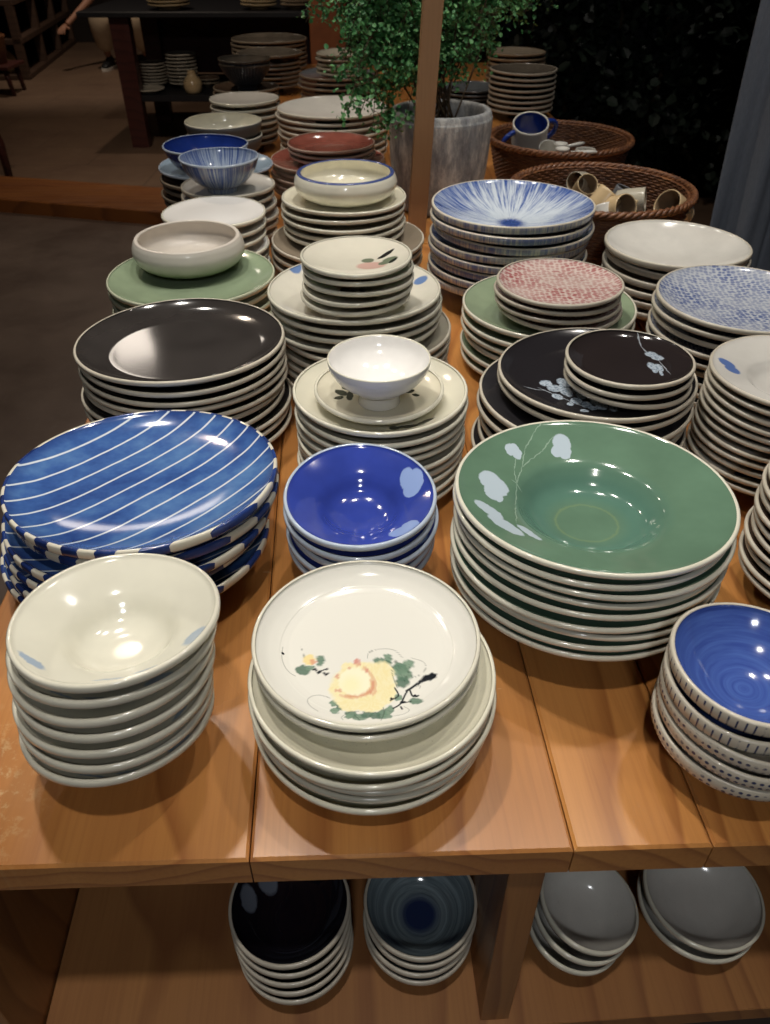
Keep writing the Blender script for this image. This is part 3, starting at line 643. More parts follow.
# ------------------------------------------------------------------ display table
TAB = empty('display_table', (0, .318, 0), (0, 0, R(3.6)))
meta(TAB, 'long varnished pine display table carrying the stacks of plates, open shelf below', 'table')
YB = 4.06
def top_board(x0, x1, idx):
    mb = MB(); g = .0006; b = .0025; fy = lambda x: -.030 * x
    z0, z1 = TOP - .038, TOP
    def sec(y_of, inset, z): return [(x0 + g + inset, y_of(x0) + inset, z), (x1 - g - inset, y_of(x1) + inset, z)]
    rows = [(z0, b), (z0 + b, 0), (z1 - b, 0), (z1, b)]; vs = []
    for z, i in rows: vs += [(x0 + g + i, fy(x0) + i, z), (x1 - g - i, fy(x1) + i, z), (x1 - g - i, YB, z), (x0 + g + i, YB, z)]
    fs = []
    for l in range(3):
        for k in range(4): fs.append((l * 4 + k, l * 4 + (k + 1) % 4, l * 4 + 4 + (k + 1) % 4, l * 4 + 4 + k))
    fs += [(3, 2, 1, 0), (12, 13, 14, 15)]
    mb.add(vs, fs); return mb
def with_board(me, val):
    a = me.attributes.new('board', 'FLOAT', 'POINT'); a.data.foreach_set('value', [val] * len(me.vertices))
big = MB(); vals = []
for i, (x0, x1) in enumerate([(-.405, -.109), (-.109, .1536), (.1536, .268), (.268, .53), (.53, .80)]):
    b = top_board(x0, x1, i); big.add(b.v, b.f); vals += [[.15, .83, .42, 1.35, .6][i]] * len(b.v)
me = big.mesh('tabletop', W_TOP); a = me.attributes.new('board', 'FLOAT', 'POINT'); a.data.foreach_set('value', vals)
link('tabletop', me, TAB)
SH = .37
m = MB(); m.box(-.378, .77, -.004, .60, SH - .03, SH, bev=.001); me = m.mesh('shelf_board', W_SIDE); with_board(me, .5); link('shelf_board', me, TAB)
for x0, x1, y0, y1, val in ((-.405, -.380, .0, .62, .2), (.107, .139, .004, .60, .9), (.772, .798, .0, .62, .4)):
    m = MB(); m.box(x0, x1, y0, y1, (0 if x0 != .107 else SH), TOP - .038, bev=.001); me = m.mesh('side_panel' if x0 != .107 else 'divider', W_SIDE); with_board(me, val)
    me.materials[0] = W_SIDEV; link('side_panel' if x0 != .107 else 'divider', me, TAB)
m = MB(); m.box(-.38, .772, .602, .615, .02, TOP - .038); me = m.mesh('back_panel', W_DARK); link('back_panel', me, TAB)
m = MB(); m.box(.107, .139, .03, .60, 0, SH - .03, bev=.001); me = m.mesh('divider', W_SIDE); with_board(me, .1); link('divider', me, TAB)
for yy in (1.7, 2.8, 3.9):
    for x0 in (-.38, .70):
        m = MB(); m.box(x0, x0 + .07, yy, yy + .07, 0, TOP - .038, bev=.002); m.build('leg', W_SIDE, TAB)

# ------------------------------------------------------------------ dishes
PROF = {
 'plate': ([(0, 0), (.5, 0), (.66, .03), (.80, .22), (.92, .62), (1, 1)], .56),
 'wall': ([(0, 0), (.6, 0), (.74, .05), (.87, .36), (.95, .70), (1, 1)], .60),
 'coupe': ([(0, 0), (.35, .02), (.6, .14), (.82, .45), (1, 1)], .45),
 'soup': ([(0, 0), (.24, .02), (.40, .14), (.50, .40), (.58, .58), (.78, .78), (1, 1)], .30),
 'well': ([(0, 0), (.24, .02), (.42, .16), (.54, .44), (.63, .60), (.8, .80), (1, 1)], .34),
 'bowl': ([(0, 0), (.22, .02), (.45, .14), (.68, .38), (.86, .68), (1, 1)], .32),
 'deep': ([(0, 0), (.34, .02), (.60, .16), (.80, .46), (.93, .76), (1, 1)], .42),
 'round': ([(0, 0), (.3, .03), (.55, .17), (.77, .42), (.92, .72), (1, 1)], .40),
 'tub': ([(0, 0), (.5, .02), (.78, .12), (.92, .4), (.975, .75), (1, 1)], .42),
 'vee': ([(0, 0), (.3, .02), (.50, .14), (.70, .42), (.86, .70), (1, 1)], .38),
}
def dish_mesh(name, kind, Rr, d, s, mats, t_=.0042, lip=.0030, n=96, wobble=.004, seed=0, sub=5, band=.46):
    pts, fr = PROF[kind]; t_ = min(t_, s * .42); fh = s - t_; zf = s
    inner = [(r * Rr, zf + h * (d - zf)) for r, h in catmull(pts, sub)]
    inner[-1] = (Rr - lip * .6, d)
    out = []
    for i in range(len(inner) - 1, -1, -1):
        r, z = inner[i]; a = inner[max(i - 1, 0)]; b = inner[min(i + 1, len(inner) - 1)]
        dx, dz = b[0] - a[0], b[1] - a[1]; l = math.hypot(dx, dz) or 1
        th = min(t_, .62 * s * max(.25, dx / l)); nx, nz_ = dz / l, -dx / l
        q = (r + nx * th, z + nz_ * th)
        if q[0] < fr * Rr: break
        out.append(q)
    bd = min(band * s, .0078 if band < .5 else .014)
    lipc = [(Rr - lip * .3, d + lip * .22), (Rr + lip * .35, d + lip * .1), (Rr + lip * .7, d - lip * .45), (Rr + lip * .62, d - bd * .75), (Rr + lip * .1, d - bd)]
    out = [q for q in out if q[1] < d - bd - .0004 and q[0] < Rr - .0015]
    zo = out[-1][1]; f = fr * Rr
    foot = [(f, max(min(zo, fh) - .0004, .001)), (f - .0006, .0), (f - .0045, .0), (f - .006, fh * .55), (f * .5, fh * .6), (0, fh * .6)]
    prof = [inner[i] for i in range(len(inner))][::-1][::-1]
    prof = inner + lipc + out + foot
    ni = len(inner); nl = len(lipc); mi = []
    for i in range(len(prof) - 1):
        if i < ni - 1: mi.append(0)
        elif i < ni + (nl - 2 if band < .5 else 2): mi.append(2)
        else: mi.append(1)
    rnd = random.Random(seed); ph = [rnd.uniform(0, 6.28) for _ in range(3)]
    def wob(a, r, z):
        k = r / Rr
        return r * (1 + wobble * k * (math.sin(2 * a + ph[0]) + .4 * math.sin(3 * a + ph[1]))), z + (.0010 * k ** 4 * math.sin(2 * a + ph[2]) if z > .5 * d else 0)
    mb = MB(); mb.lathe(prof[::-1], mi[::-1], n, wob)
    return mb.mesh(name, [GL[q] for q in mats])

BAND = {'cobalt_bowl': .8, 'check_bowl': .8, 'fan_bowl': .72, 'white_bowl': .6, 'striped_platter': .58, 'textured_bowl': .6}
ORD = ['top one', 'second from the top', 'third from the top', 'fourth from the top', 'fifth from the top', 'sixth from the top', 'seventh from the top', 'eighth from the top', 'ninth from the top', 'tenth from the top', 'lowest one']
# key: name, category, profile, (inner, outer, rim), look, where, jitter, group
D = {
 'cream_bowl': ('rimmed_bowl', 'bowl', 'well', ('fleck', 'fleck_out', 'cream_rim'), 'cream blue-flecked bowl', 'of the front left stack', .0012),
 'oatmeal_plate': ('dinner_plate', 'plate', 'wall', ('oat', 'oat', 'oat_rim'), 'oatmeal dinner plate', 'beneath the yellow peony plates in front', .0022),
 'flower_plate': ('dessert_plate', 'plate', 'wall', ('peony', 'cream', 'cream_rim'), 'cream plate with yellow peony', 'at the front centre', .0),
 'blue_bowl': ('rimmed_bowl', 'bowl', 'well', ('blue_petal', 'stone', 'bluewhite'), 'small royal blue bowl', 'of the stack behind the peony plate', .001),
 'green_soup': ('soup_plate', 'plate', 'soup', ('lotus', 'pewter', 'cream_rim'), 'large green soup plate, pale rim', 'of the green stack at right', .0012),
 'striped_platter': ('striped_platter', 'plate', 'coupe', ('stripe', 'stripe_out', 'stripe_out'), 'blue platter with white diagonal lines', 'at far left', .006),
 'charcoal_plate': ('round_plate', 'plate', 'wall', ('charcoal', 'stone', 'stone_rim'), 'glossy charcoal brown plate', 'behind the striped platters', .0025),
 'ivory_plate': ('dinner_plate', 'plate', 'plate', ('ivory_ink', 'stone', 'cream_rim'), 'ivory dinner plate', 'under the white footed bowl', .0018),
 'sprig_saucer': ('saucer', 'saucer', 'plate', ('sprig', 'oat', 'cream_rim'), 'small ivory saucer with dark leaf sprigs', 'directly under the white footed bowl', 0),
 'leaf_dish': ('shallow_dish', 'dish', 'plate', ('greige', 'stone', 'stone_rim'), 'greige shallow dish', 'beneath the blue-leaf ivory plates', .002),
 'leaf_plate': ('dinner_plate', 'plate', 'plate', ('leafmark', 'stone', 'cream_rim'), 'ivory plate with blue leaf marks', 'under the small peony dishes', .0018),
 'peony_dish': ('small_dish', 'dish', 'bowl', ('peonydish', 'stone_rim', 'cream_rim'), 'small ivory dish, pink peony', 'of the little stack in the middle', .002),
 'glazed_dish': ('shallow_dish', 'dish', 'bowl', ('brown_rim', 'stone', 'stone_rim'), 'wide glossy greige dish', 'beneath the cream side plates', .002),
 'cream_side': ('side_plate', 'plate', 'plate', ('ivory', 'stone', 'cream_rim'), 'cream side plate', 'under the blue-rimmed round bowl', .0018),
 'red_plate': ('round_plate', 'plate', 'bowl', ('red', 'red_rim', 'red_rim'), 'reddish brown plate', 'of the wide reddish stack', .003),
 'red_dish': ('small_dish', 'dish', 'plate', ('red', 'red_rim', 'red_rim'), 'small reddish dish', 'on the wider reddish plates', .002),
 'serving_plate': ('serving_plate', 'plate', 'bowl', ('white_soft', 'stone', 'stone_rim'), 'wide pale grey serving plate', 'beside the hanging foliage', .003),
 'white_plate': ('round_plate', 'plate', 'plate', ('white', 'stone', 'cream_rim'), 'plain white plate', 'behind the pale round bowl', .002),
 'celadon_plate': ('round_plate', 'plate', 'plate', ('celadon', 'celadon_rim', 'celadon_rim'), 'sage green plate', 'under the pale round bowl', .0025),
 'fan_bowl': ('wide_bowl', 'bowl', 'bowl', ('fan', 'fan_out', 'stone_rim'), 'wide blue streaked bowl', 'in front of the wicker baskets', .003),
 'white_bowl': ('wide_bowl', 'bowl', 'bowl', ('white_soft', 'stone', 'stone_rim'), 'wide off-white bowl', 'between basket and blue scale plates', .0025),
 'sage_plate': ('round_plate', 'plate', 'plate', ('celadon', 'celadon_rim', 'cream_rim'), 'sage green plate', 'under the red scale plates', .002),
 'red_scale': ('scale_plate', 'plate', 'plate', ('scale_red', 'stone', 'stone_rim'), 'plate of red scale dabs', 'on the right-hand sage plates', .0025),
 'black_plate': ('dinner_plate', 'plate', 'wall', ('black', 'stone', 'stone_rim'), 'wide matte black plate', 'beneath the blossom plates', .0025),
 'blossom_plate': ('dinner_plate', 'plate', 'wall', ('blossom', 'stone', 'stone_rim'), 'black plate with pale blossom', 'under the small black saucers', .0015),
 'blossom_saucer': ('saucer', 'saucer', 'wall', ('blossom_s', 'stone', 'stone_rim'), 'small black saucer, white branch', 'on the blossom plates', .0015),
 'blue_scale': ('scale_plate', 'plate', 'coupe', ('scale_blue', 'stone', 'stone_rim'), 'plate of blue scale dabs', 'of the stack at right edge', .002),
 'rim_soup': ('soup_plate', 'plate', 'soup', ('soupmark', 'stone', 'stone_rim'), 'pale grey soup plate, blue mark', 'by the right edge', .0012),
 'brown_edge': ('soup_plate', 'plate', 'soup', ('brown', 'clay_dark', 'stone_rim'), 'dark plate with pale rim', 'behind the cobalt bowls', .0012),
 'check_bowl': ('patterned_bowl', 'bowl', 'deep', ('white_soft', 'dots', 'stone_rim'), 'cream bowl painted with dark ticks', 'under the cobalt bowls', .002),
 'cobalt_bowl': ('round_bowl', 'bowl', 'bowl', ('cobalt', 'dash', 'stone_rim'), 'cobalt blue bowl with cream rim', 'at the front right corner', .001),
 'brown_dish': ('shallow_dish', 'dish', 'bowl', ('brown', 'brown_rim', 'brown_rim'), 'glossy brown dish', 'beneath the pale blue dish', .003),
 'pale_dish': ('shallow_dish', 'dish', 'bowl', ('paleblue', 'bluewhite', 'bluewhite'), 'pale blue shallow dish', 'under the navy bowl', 0),
 'navy_bowl': ('round_bowl', 'bowl', 'round', ('navy', 'navy', 'bluewhite'), 'deep navy blue bowl with white rim', 'behind the streaked bowl', 0),
 'pearl_plate': ('round_plate', 'plate', 'plate', ('white_soft', 'stone', 'stone_rim'), 'pearl grey plate', 'under the small streaked bowl', .0025),
 'streak_bowl': ('round_bowl', 'bowl', 'round', ('streak', 'streak_out', 'bluewhite'), 'small blue and white streaked bowl', 'on the pearl grey plates', 0),
 'grey_plate': ('round_plate', 'plate', 'bowl', ('brown', 'brown_rim', 'brown_rim'), 'brown-glazed plate', 'under the ribbed dark bowls', .003),
 'ribbed_bowl': ('ribbed_bowl', 'bowl', 'vee', ('taupe', 'rib', 'taupe'), 'dark ribbed bowl', 'at the back left', .001),
 'brown_low': ('small_plate', 'plate', 'plate', ('brown', 'brown_rim', 'brown_rim'), 'brown plate', 'beneath the snow-white dishes', .002),
 'snow_bowl': ('shallow_dish', 'dish', 'bowl', ('white_soft', 'cream', 'cream_rim'), 'off-white shallow dish', 'behind the grey hobnail bowl', .002),
 'textured_bowl': ('hobnail_bowl', 'bowl', 'tub', ('cream', 'hobnail', 'cream_rim'), 'grey hobnail bowl with cream inside', 'behind the navy bowl', .001),
 'far_plate': ('serving_plate', 'plate', 'plate', ('taupe', 'tan', 'brown_rim'), 'large taupe plate', 'of the farthest left stack', .004),
 'mid_plate': ('round_plate', 'plate', 'bowl', ('brown', 'brown_rim', 'brown_rim'), 'brown plate', 'beneath the brown bowl near the back', .004),
 'mid_bowl': ('round_bowl', 'bowl', 'bowl', ('taupe', 'tan', 'brown_rim'), 'brown-rimmed taupe bowl', 'on the brown plates at the back', 0),
 'slate_plate': ('round_plate', 'plate', 'plate', ('slate_in', 'brown_rim', 'brown_rim'), 'slate grey plate', 'beneath the olive dishes', .003),
 'olive_dish': ('small_dish', 'dish', 'plate', ('greige', 'greige', 'greige'), 'small olive grey dish', 'on the slate plates', .003),
 'taupe_bowl': ('round_bowl', 'bowl', 'bowl', ('taupe', 'taupe', 'stone'), 'dark taupe bowl', 'behind the far basket', .002),
 'beige_plate': ('small_plate', 'plate', 'plate', ('brown_rim', 'tan', 'tan'), 'brownish beige plate', 'behind the dark taupe bowls', .003),
 'pewter_dish': ('shallow_dish', 'dish', 'bowl', ('pewter', 'pewter', 'pewter'), 'pewter grey dish', 'behind the concrete pot', .002),
}
rj = random.Random(11)
for key, u, v, wd, n, s, d, base in TIERS:
    name, cat, kind, mats, look, where, jit = D[key]; T = TI[key]
    me = dish_mesh(name, kind, T['R'], d, s, mats, n=128 if T['R'] * 2 * FOC / (T['y'] + .3) > 120 else 72, seed=sum(map(ord, key)), band=BAND.get(key, .46)) if key != 'flower_plate' else dish_mesh(name, kind, T['R'], d, s, mats, n=900, seed=3, sub=30)
    if key == 'flower_plate': paint_peony(me)
    src = None
    for i in range(n - 1, -1, -1):
        top = i == n - 1
        if src is None: o = link(name, me); src = o
        else: o = src.copy(); COL.objects.link(o)
        jx, jy = (0, 0) if top else (rj.gauss(0, jit), rj.gauss(0, jit))
        tl, ln = LEAN.get(key, (0, 0)); tl = R(tl); kk = n - 1 - i; below = d + kk * s; lift = PROF[kind][1] * T['R'] * abs(math.sin(tl))
        o.location = (T['x'] + jx + ln * kk, T['y'] + jy + math.sin(tl) * below, T['zr'] + lift - math.cos(tl) * below)
        q_ = Euler((tl, 0, 0)).to_matrix() @ Euler((0, 0, 0 if top else rj.uniform(0, 6.28))).to_matrix(); o.rotation_euler = q_.to_euler()
        if key == 'striped_platter' and not top: o.rotation_euler = (tl, 0, rj.uniform(-.5, .5)); o.location.x -= .012 * (n - 1 - i) / 3
        k = n - 1 - i; od = 'the only one' if n == 1 else (ORD[k] if k < n - 1 else ('lowest one'))
        lab = f'{look}, {od} {where}' if n > 1 else f'{look} {where}'
        lab = lab.replace('one of the', 'of the') if len(lab.split()) > 16 else lab
        meta(o, lab, cat, f'{look} stack')
        if n == 1: del o['group']
    if key == 'cobalt_bowl': pass

# the patterned bowls under the cobalt ones: the middle ones carry ticks of their own
# round-bellied bowls and the footed bowl
def custom(name, inner, outer, mats, mat_of, n=112):
    prof = inner + outer; ni = len(inner)
    mb = MB(); mi = [mat_of(i, prof, ni) for i in range(len(prof) - 1)]
    mb.lathe(prof[::-1], mi[::-1], n, lambda a, r, z: (r * (1 + .003 * math.sin(2 * a + 1)), z)); return mb.mesh(name, mats)
def belly(name, Rr, h, zbase, u, v, mats, label):
    k = Rr
    outer = catmull([(k, h), (k * 1.045, h * .86), (k * 1.075, h * .62), (k * 1.0, h * .34), (k * .80, h * .14), (k * .56, h * .05)], 6)
    inner = catmull([(0, h * .16), (k * .5, h * .17), (k * .82, h * .32), (k * .98, h * .60), (k * .96, h * .84), (k * .925, h * .985)], 6)
    lip = [(k * .95, h * 1.015), (k * .98, h * 1.01)]
    foot = [(k * .54, .0), (k * .50, .0), (k * .48, h * .05), (0, h * .05)]
    me = custom(name, inner + lip, outer + foot, mats, lambda i, p, ni: 0 if i < ni - 3 else (2 if i < ni + 2 else 1))
    p, _ = at(u, v, zbase + h); o = link(name, me, None, (p[0], p[1], zbase)); meta(o, label, 'bowl'); return o
T = TI['celadon_plate']; zb = T['ztop_floor'] ; p, k = at(187, 236, zb + .058)
belly('rounded_bowl', 103 * k / FOC / 2, .058, zb + .001, 187, 236, [GL['matte_pale'], GL['dipped'], GL['matte_pale']], 'pale round-bellied bowl dipped green at its base, resting on sage green plates')
T = TI['cream_side']; zb = T['ztop_floor']; p, k = at(345.5, 171, zb + .056)
belly('rounded_bowl', 96 * k / FOC / 2, .056, zb + .001, 345.5, 171, [GL['ivory'], GL['cream'], GL['bluerim']], 'cream round-bellied bowl with thin blue rim, on the cream side plates')
# footed white bowl
T = TI['sprig_saucer']; zb = T['ztop_floor'] + .0005; h = .058; p, k = at(379, 357, zb + h); q = 104 * k / FOC / 2
inner = catmull([(0, h * .42), (q * .35, h * .44), (q * .62, h * .56), (q * .85, h * .76), (q * .965, h * .985)], 6)
outer = [(q * .985, h * 1.01)] + catmull([(q, h * .985), (q * .97, h * .82), (q * .84, h * .60), (q * .64, h * .42), (q * .47, h * .33), (0, h * .33)], 6)
me = custom('footed_bowl', inner, outer, [GL['white'], GL['white'], GL['cream_rim']], lambda i, p_, ni: 0 if i < ni - 1 else (2 if i < ni + 1 else 1))
fb = empty('footed_bowl', (p[0], p[1], zb)); meta(fb, 'small white footed bowl standing on the saucer of the ivory stack', 'bowl')
link('bowl', me, fb)
mb = MB(); mb.lathe([(0, 0), (q * .40, 0), (q * .42, .001), (q * .40, h * .18), (q * .46, h * .345), (0, h * .345)], [0] * 5, 64); mb.build('foot_ring', GL['white'], fb)

# ------------------------------------------------------------------ bowls on the lower shelf
def shelf_stack(u, v, wd, n, s, d, kind, mats, look, where, tilt=(0, 0), yaw=0):
    zr = SH + d + (n - 1) * s; p, k = at(u, v, zr); Rr = wd * k / FOC / 2
    me = dish_mesh('small_bowl', kind, Rr, d, s, mats, t_=.004, seed=int(u)); src = None
    for i in range(n - 1, -1, -1):
        if src is None: o = link('small_bowl', me); src = o
        else: o = src.copy(); COL.objects.link(o)
        o.rotation_euler = (tilt[0], tilt[1], yaw if i == n - 1 else rj.uniform(0, 6))
        if tilt != (0, 0): o.rotation_euler = (tilt[0], tilt[1], 0)
        tz = max(abs(tilt[0]), abs(tilt[1])) * Rr * .32
        dx = -math.sin(tilt[1]) * (n - 1 - i) * s; dy = math.sin(tilt[0]) * (n - 1 - i) * s
        o.location = (p[0] + dx + rj.gauss(0, .0008), p[1] + dy, SH + tz + i * s)
        kk = n - 1 - i
        meta(o, f'{look}, {ORD[kk] if kk < n - 1 else "lowest one"} {where}', 'bowl', f'{look} stack')
shelf_stack(290, 902, 118, 5, .0225, .056, 'deep', ('petalblack', 'stone', 'stone_rim'), 'black-lined bowl with white petals', 'on the lower shelf')
shelf_stack(420, 899, 110, 4, .0200, .058, 'deep', ('greyblue', 'stone', 'stone_rim'), 'grey-blue bowl', 'beside the black bowls on the shelf')
shelf_stack(578, 901, 98, 3, .0250, .062, 'deep', ('white_soft', 'band', 'cream_rim'), 'off-white bowl', 'right of the shelf divider', (0, R(11)))
shelf_stack(700, 891, 114, 2, .0250, .060, 'deep', ('white_soft', 'band', 'cream_rim'), 'off-white bowl', 'rightmost on the lower shelf', (0, R(3)))
# ------------------------------------------------------------------ wooden post
p, _ = at(416, 236, TOP); pt = at_y(433, 0, p[1] - .015)
mb = MB(); wpx = 17 * .5 * (1.75 / FOC)
tp = Vector((p[0], p[1], TOP)); d = (pt - tp); d = d / d.z; hh = 2.6 - TOP
q = .0205
vs = []
for z in (0, hh):
    c_ = d * z
    for a, b in ((-q, -.02), (q, -.02), (q, .02), (-q, .02)): vs.append((c_.x + a, c_.y + b, z))
mb.add(vs, [(0, 1, 2, 3)[::-1], (4, 5, 6, 7), (0, 1, 5, 4), (1, 2, 6, 5), (2, 3, 7, 6), (3, 0, 4, 7)])
po = mb.build('wooden_post', W_POST, None, (tp.x, tp.y, TOP)); meta(po, 'plain square wooden post rising from the table in front of the concrete pot', 'post')
b_ = po.modifiers.new('bevel', 'BEVEL'); b_.width = .002; b_.segments = 2

# ------------------------------------------------------------------ concrete pot with leafy plant
pc, k = at(441, 109, TOP + .225); PR = 104 * k / FOC / 2; ph = .225
POT = empty('potted_plant', (pc[0], pc[1], TOP)); meta(POT, 'bushy small-leaved green plant in a rough grey concrete pot behind the post', 'plant')
mb = MB()
prof = catmull([(0, .0), (PR * .72, 0), (PR * .86, .03), (PR * .97, .12), (PR, .2), (PR * .985, ph - .012), (PR * .95, ph), (PR * .88, ph + .001), (PR * .84, ph - .012), (PR * .83, ph - .06)], 4)
mb.lathe(prof, [0] * len(prof), 80, lambda a, r, z: (r * (1 + .006 * math.sin(3 * a) + .004 * math.sin(11 * a + z * 40)), z))
mb.build('pot', M_POT, POT)
mb = MB(); mb.lathe([(PR * .835, ph - .045), (PR * .5, ph - .035), (0, ph - .03)], [0, 0], 48, lambda a, r, z: (r, z + .004 * math.sin(5 * a + r * 90))); mb.build('soil', M_SOIL, POT)
rl = random.Random(5)
def leaf_cluster(name, mat, pts, size, parent, rnd, loc0=Vector((0, 0, 0)), droop=.3, folded=True):
    vs = []; fs = []; tone = []
    for (p_, sz, tn) in pts:
        e = Euler((rnd.uniform(-1.1, 1.1), rnd.uniform(-1.1, 1.1), rnd.uniform(0, 6.28))).to_matrix(); L_ = size * sz; W = L_ * .42
        base = [(0, 0, 0), (L_ * .3, W, L_ * .06), (L_ * .75, W * .8, L_ * .02), (L_, 0, -L_ * .08), (L_ * .75, -W * .8, L_ * .02), (L_ * .3, -W, L_ * .06), (L_ * .5, 0, -L_ * .06)]
        b = len(vs); vs += [tuple(Vector(p_) + e @ Vector(q_)) for q_ in base]
        fs += [(b, b + 6, b + 1), (b + 1, b + 6, b + 2), (b + 2, b + 6, b + 3), (b + 3, b + 6, b + 4), (b + 4, b + 6, b + 5), (b + 5, b + 6, b)]
        tone += [tn] * 7
    me = bpy.data.meshes.new(name); me.from_pydata(vs, [], fs); me.materials.append(mat)
    a = me.attributes.new('tone', 'FLOAT', 'POINT'); a.data.foreach_set('value', tone); me.update()
    return link(name, me, parent)
# sprays of stems: rise from the soil, arch over, hang to the left in front of the far stacks
stem = MB(); leaves = []
def spray(a, b, c, n_tw, spread, dens, tone=(.2, 1)):
    P3 = [Vector(a), Vector(b), Vector(c)]
    path = catmull([tuple(x) for x in P3], 8); stem.tube(path, [.0024 - .0018 * i / len(path) for i in range(len(path))], 5)
    for j in range(n_tw):
        t_ = rl.uniform(.25, 1); i = int(t_ * (len(path) - 1)); o = Vector(path[i])
        dv = Vector((rl.gauss(0, 1), rl.gauss(0, .7), rl.gauss(-.2, .7))).normalized() * rl.uniform(.3, 1) * spread
        e = o + dv + Vector((0, 0, -spread * .25)); tw = catmull([tuple(o), tuple(o.lerp(e, .5) + Vector((0, 0, spread * .15))), tuple(e)], 4)
        stem.tube(tw, .0007, 3)
        for w_ in range(int(dens * 1.9)):
            q_ = Vector(tw[rl.randrange(2, len(tw))]) + Vector((rl.gauss(0, .009), rl.gauss(0, .009), rl.gauss(0, .007)))
            leaves.append((q_, rl.uniform(.7, 1.3), rl.uniform(*tone)))
def W(u, v, y): return at_y(u, v, y) - Vector((pc[0], pc[1], TOP))
py = pc[1]
so = Vector((0, 0, ph - .03))
for (u1, v1, y1, u2, v2, y2, nt, sp, dn) in [
    (395, 5, py, 350, 30, py - .05, 30, .075, 12), (380, -20, py, 345, 60, py - .10, 34, .06, 12), (405, -5, py - .03, 352, 95, py - .16, 34, .05, 11), (410, 20, py - .05, 385, 90, py - .14, 34, .055, 12),
    (400, -30, py, 370, 20, py + .05, 30, .09, 12), (420, 0, py, 400, 55, py - .05, 34, .07, 12), (395, 10, py, 372, 45, py - .08, 30, .07, 12), (400, 40, py - .1, 358, 118, py - .2, 18, .035, 9),
    (430, 30, py - .02, 405, 120, py - .1, 18, .045, 9), (440, -20, py, 430, 0, py, 26, .08, 12), (470, -20, py + .05, 475, 10, py + .12, 30, .09, 11), (500, -30, py + .1, 500, 15, py + .25, 30, .09, 10),
    (450, 0, py, 455, 45, py + .03, 24, .07, 10), (480, 20, py + .05, 490, 45, py + .2, 18, .06, 9), (520, -40, py + .2, 540, -5, py + .3, 22, .08, 9), (415, -30, py - .1, 350, -10, py - .1, 26, .08, 12), (400, -30, py - .1, 330, 5, py - .1, 16, .05, 9), (385, 60, py - .12, 392, 125, py - .16, 12, .03, 9),
    (380, 30, py - .12, 348, 110, py - .24, 26, .045, 9), (390, 40, py - .12, 372, 132, py - .22, 20, .035, 9), (400, 50, py - .08, 385, 150, py - .18, 16, .03, 8), (375, 0, py - .08, 338, 75, py - .2, 26, .05, 10), (390, -10, py - .05, 380, 60, py - .14, 30, .07, 12),
    (410, 10, py - .08, 400, 90, py - .14, 24, .05, 11), (460, -10, py, 462, 30, py + .06, 24, .07, 10), (480, -20, py + .1, 520, 10, py + .25, 26, .07, 9), (330, -30, py - .1, 322, 10, py - .14, 14, .05, 9)]:
    spray(so + Vector((rl.uniform(-.04, .04), rl.uniform(-.03, .03), 0)), W(u1, v1, y1), W(u2, v2, y2), nt, sp, dn)
stem.build('stem', M_STEM, POT); leaf_cluster('foliage', M_LEAF, leaves, .0098, POT, rl)

# ------------------------------------------------------------------ wicker baskets
def basket(u, v, wpx, zr, label, floor_z=.03):
    p, Rr = fit_rim(u, v, wpx, zr); Rr -= .005; h = zr - TOP
    B = empty('wicker_basket', (p[0], p[1], TOP)); meta(B, label, 'basket')
    prof = []; rows = 26
    for i in range(rows * 4 + 1):
        f = i / (rows * 4); z = f * h; r = Rr * (.80 + .19 * f ** .7) + .0022 * math.sin(i * math.pi / 2 * 1.0)
        prof.append((r, z))
    inn = [(max(r - .010, 0), z) for r, z in prof if z > floor_z][::-1]
    full = [(0, 0)] + prof + inn + [(0, floor_z)]
    def wob(a, r, z):
        row = int(z / (h / rows)); return r + (.0022 * math.sin(a * 44 + (math.pi if row % 2 else 0)) if r > Rr * .7 else 0), z
    mb = MB(); mb.lathe(full, [0] * len(full), 220, wob); mb.build('woven_body', M_WICKER, B)
    mb = MB()
    for s_ in range(3):
        pts = [((Rr + .003 * math.cos(a * 26 + s_ * 2.09)) * math.cos(a) , (Rr + .003 * math.cos(a * 26 + s_ * 2.09)) * math.sin(a), h + .004 * math.sin(a * 26 + s_ * 2.09)) for a in [2 * math.pi * i / 360 for i in range(360)]]
        mb.tube(pts, .0052, 6, 0, True)
    mb.build('braided_rim', M_WICKER, B); return B, p, Rr
B2, b2, R2 = basket(603, 191, 188, TOP + .135, 'round brown wicker basket of beige cups, nearer one, behind the streaked bowls')
B1, b1, R1 = basket(561, 139, 146, TOP + .12, 'round brown wicker basket, farther one, holding the blue-handled cup')

def cup(name, loc, rot, r, h, mats, label, handle='one', hmat=None, group=None, foot=.8):
    C_ = empty(name, loc, rot); meta(C_, label, 'cup', group)
    t_ = r * .09
    prof = catmull([(0, 0), (r * foot, 0), (r * .97, h * .25), (r, h * .6), (r, h)], 4) + [(r - t_ * .5, h + t_ * .4)] + catmull([(r - t_, h - .0005), (r - t_, h * .5), (r * .85, h * .14), (0, h * .10)], 4)
    k_ = len(catmull([(0, 0)] * 5, 4)); mi = [1 if i < k_ else (2 if i < k_ + 1 else 0) for i in range(len(prof) - 1)]
    mb = MB(); mb.lathe(prof, mi, 40); mb.build('cup_body', mats, C_)
    for s_ in ({'one': (1,), 'two': (1, -1), 'none': ()}[handle]):
        pts = [(s_ * (r * .93 + r * .75 * math.sin(a)), 0, h * .52 + h * .34 * math.cos(a)) for a in [math.pi * i / 12 for i in range(13)]]
        mb = MB(); mb.tube(pts, r * .14, 8); mb.build('handle', hmat or mats[1], C_)
    return C_
GB = [GL['tan'], GL['beige'], GL['beige']]
GB2 = [GL['tan'], GL['greige'], GL['greige']]
yb, zb2 = b2[1], TOP
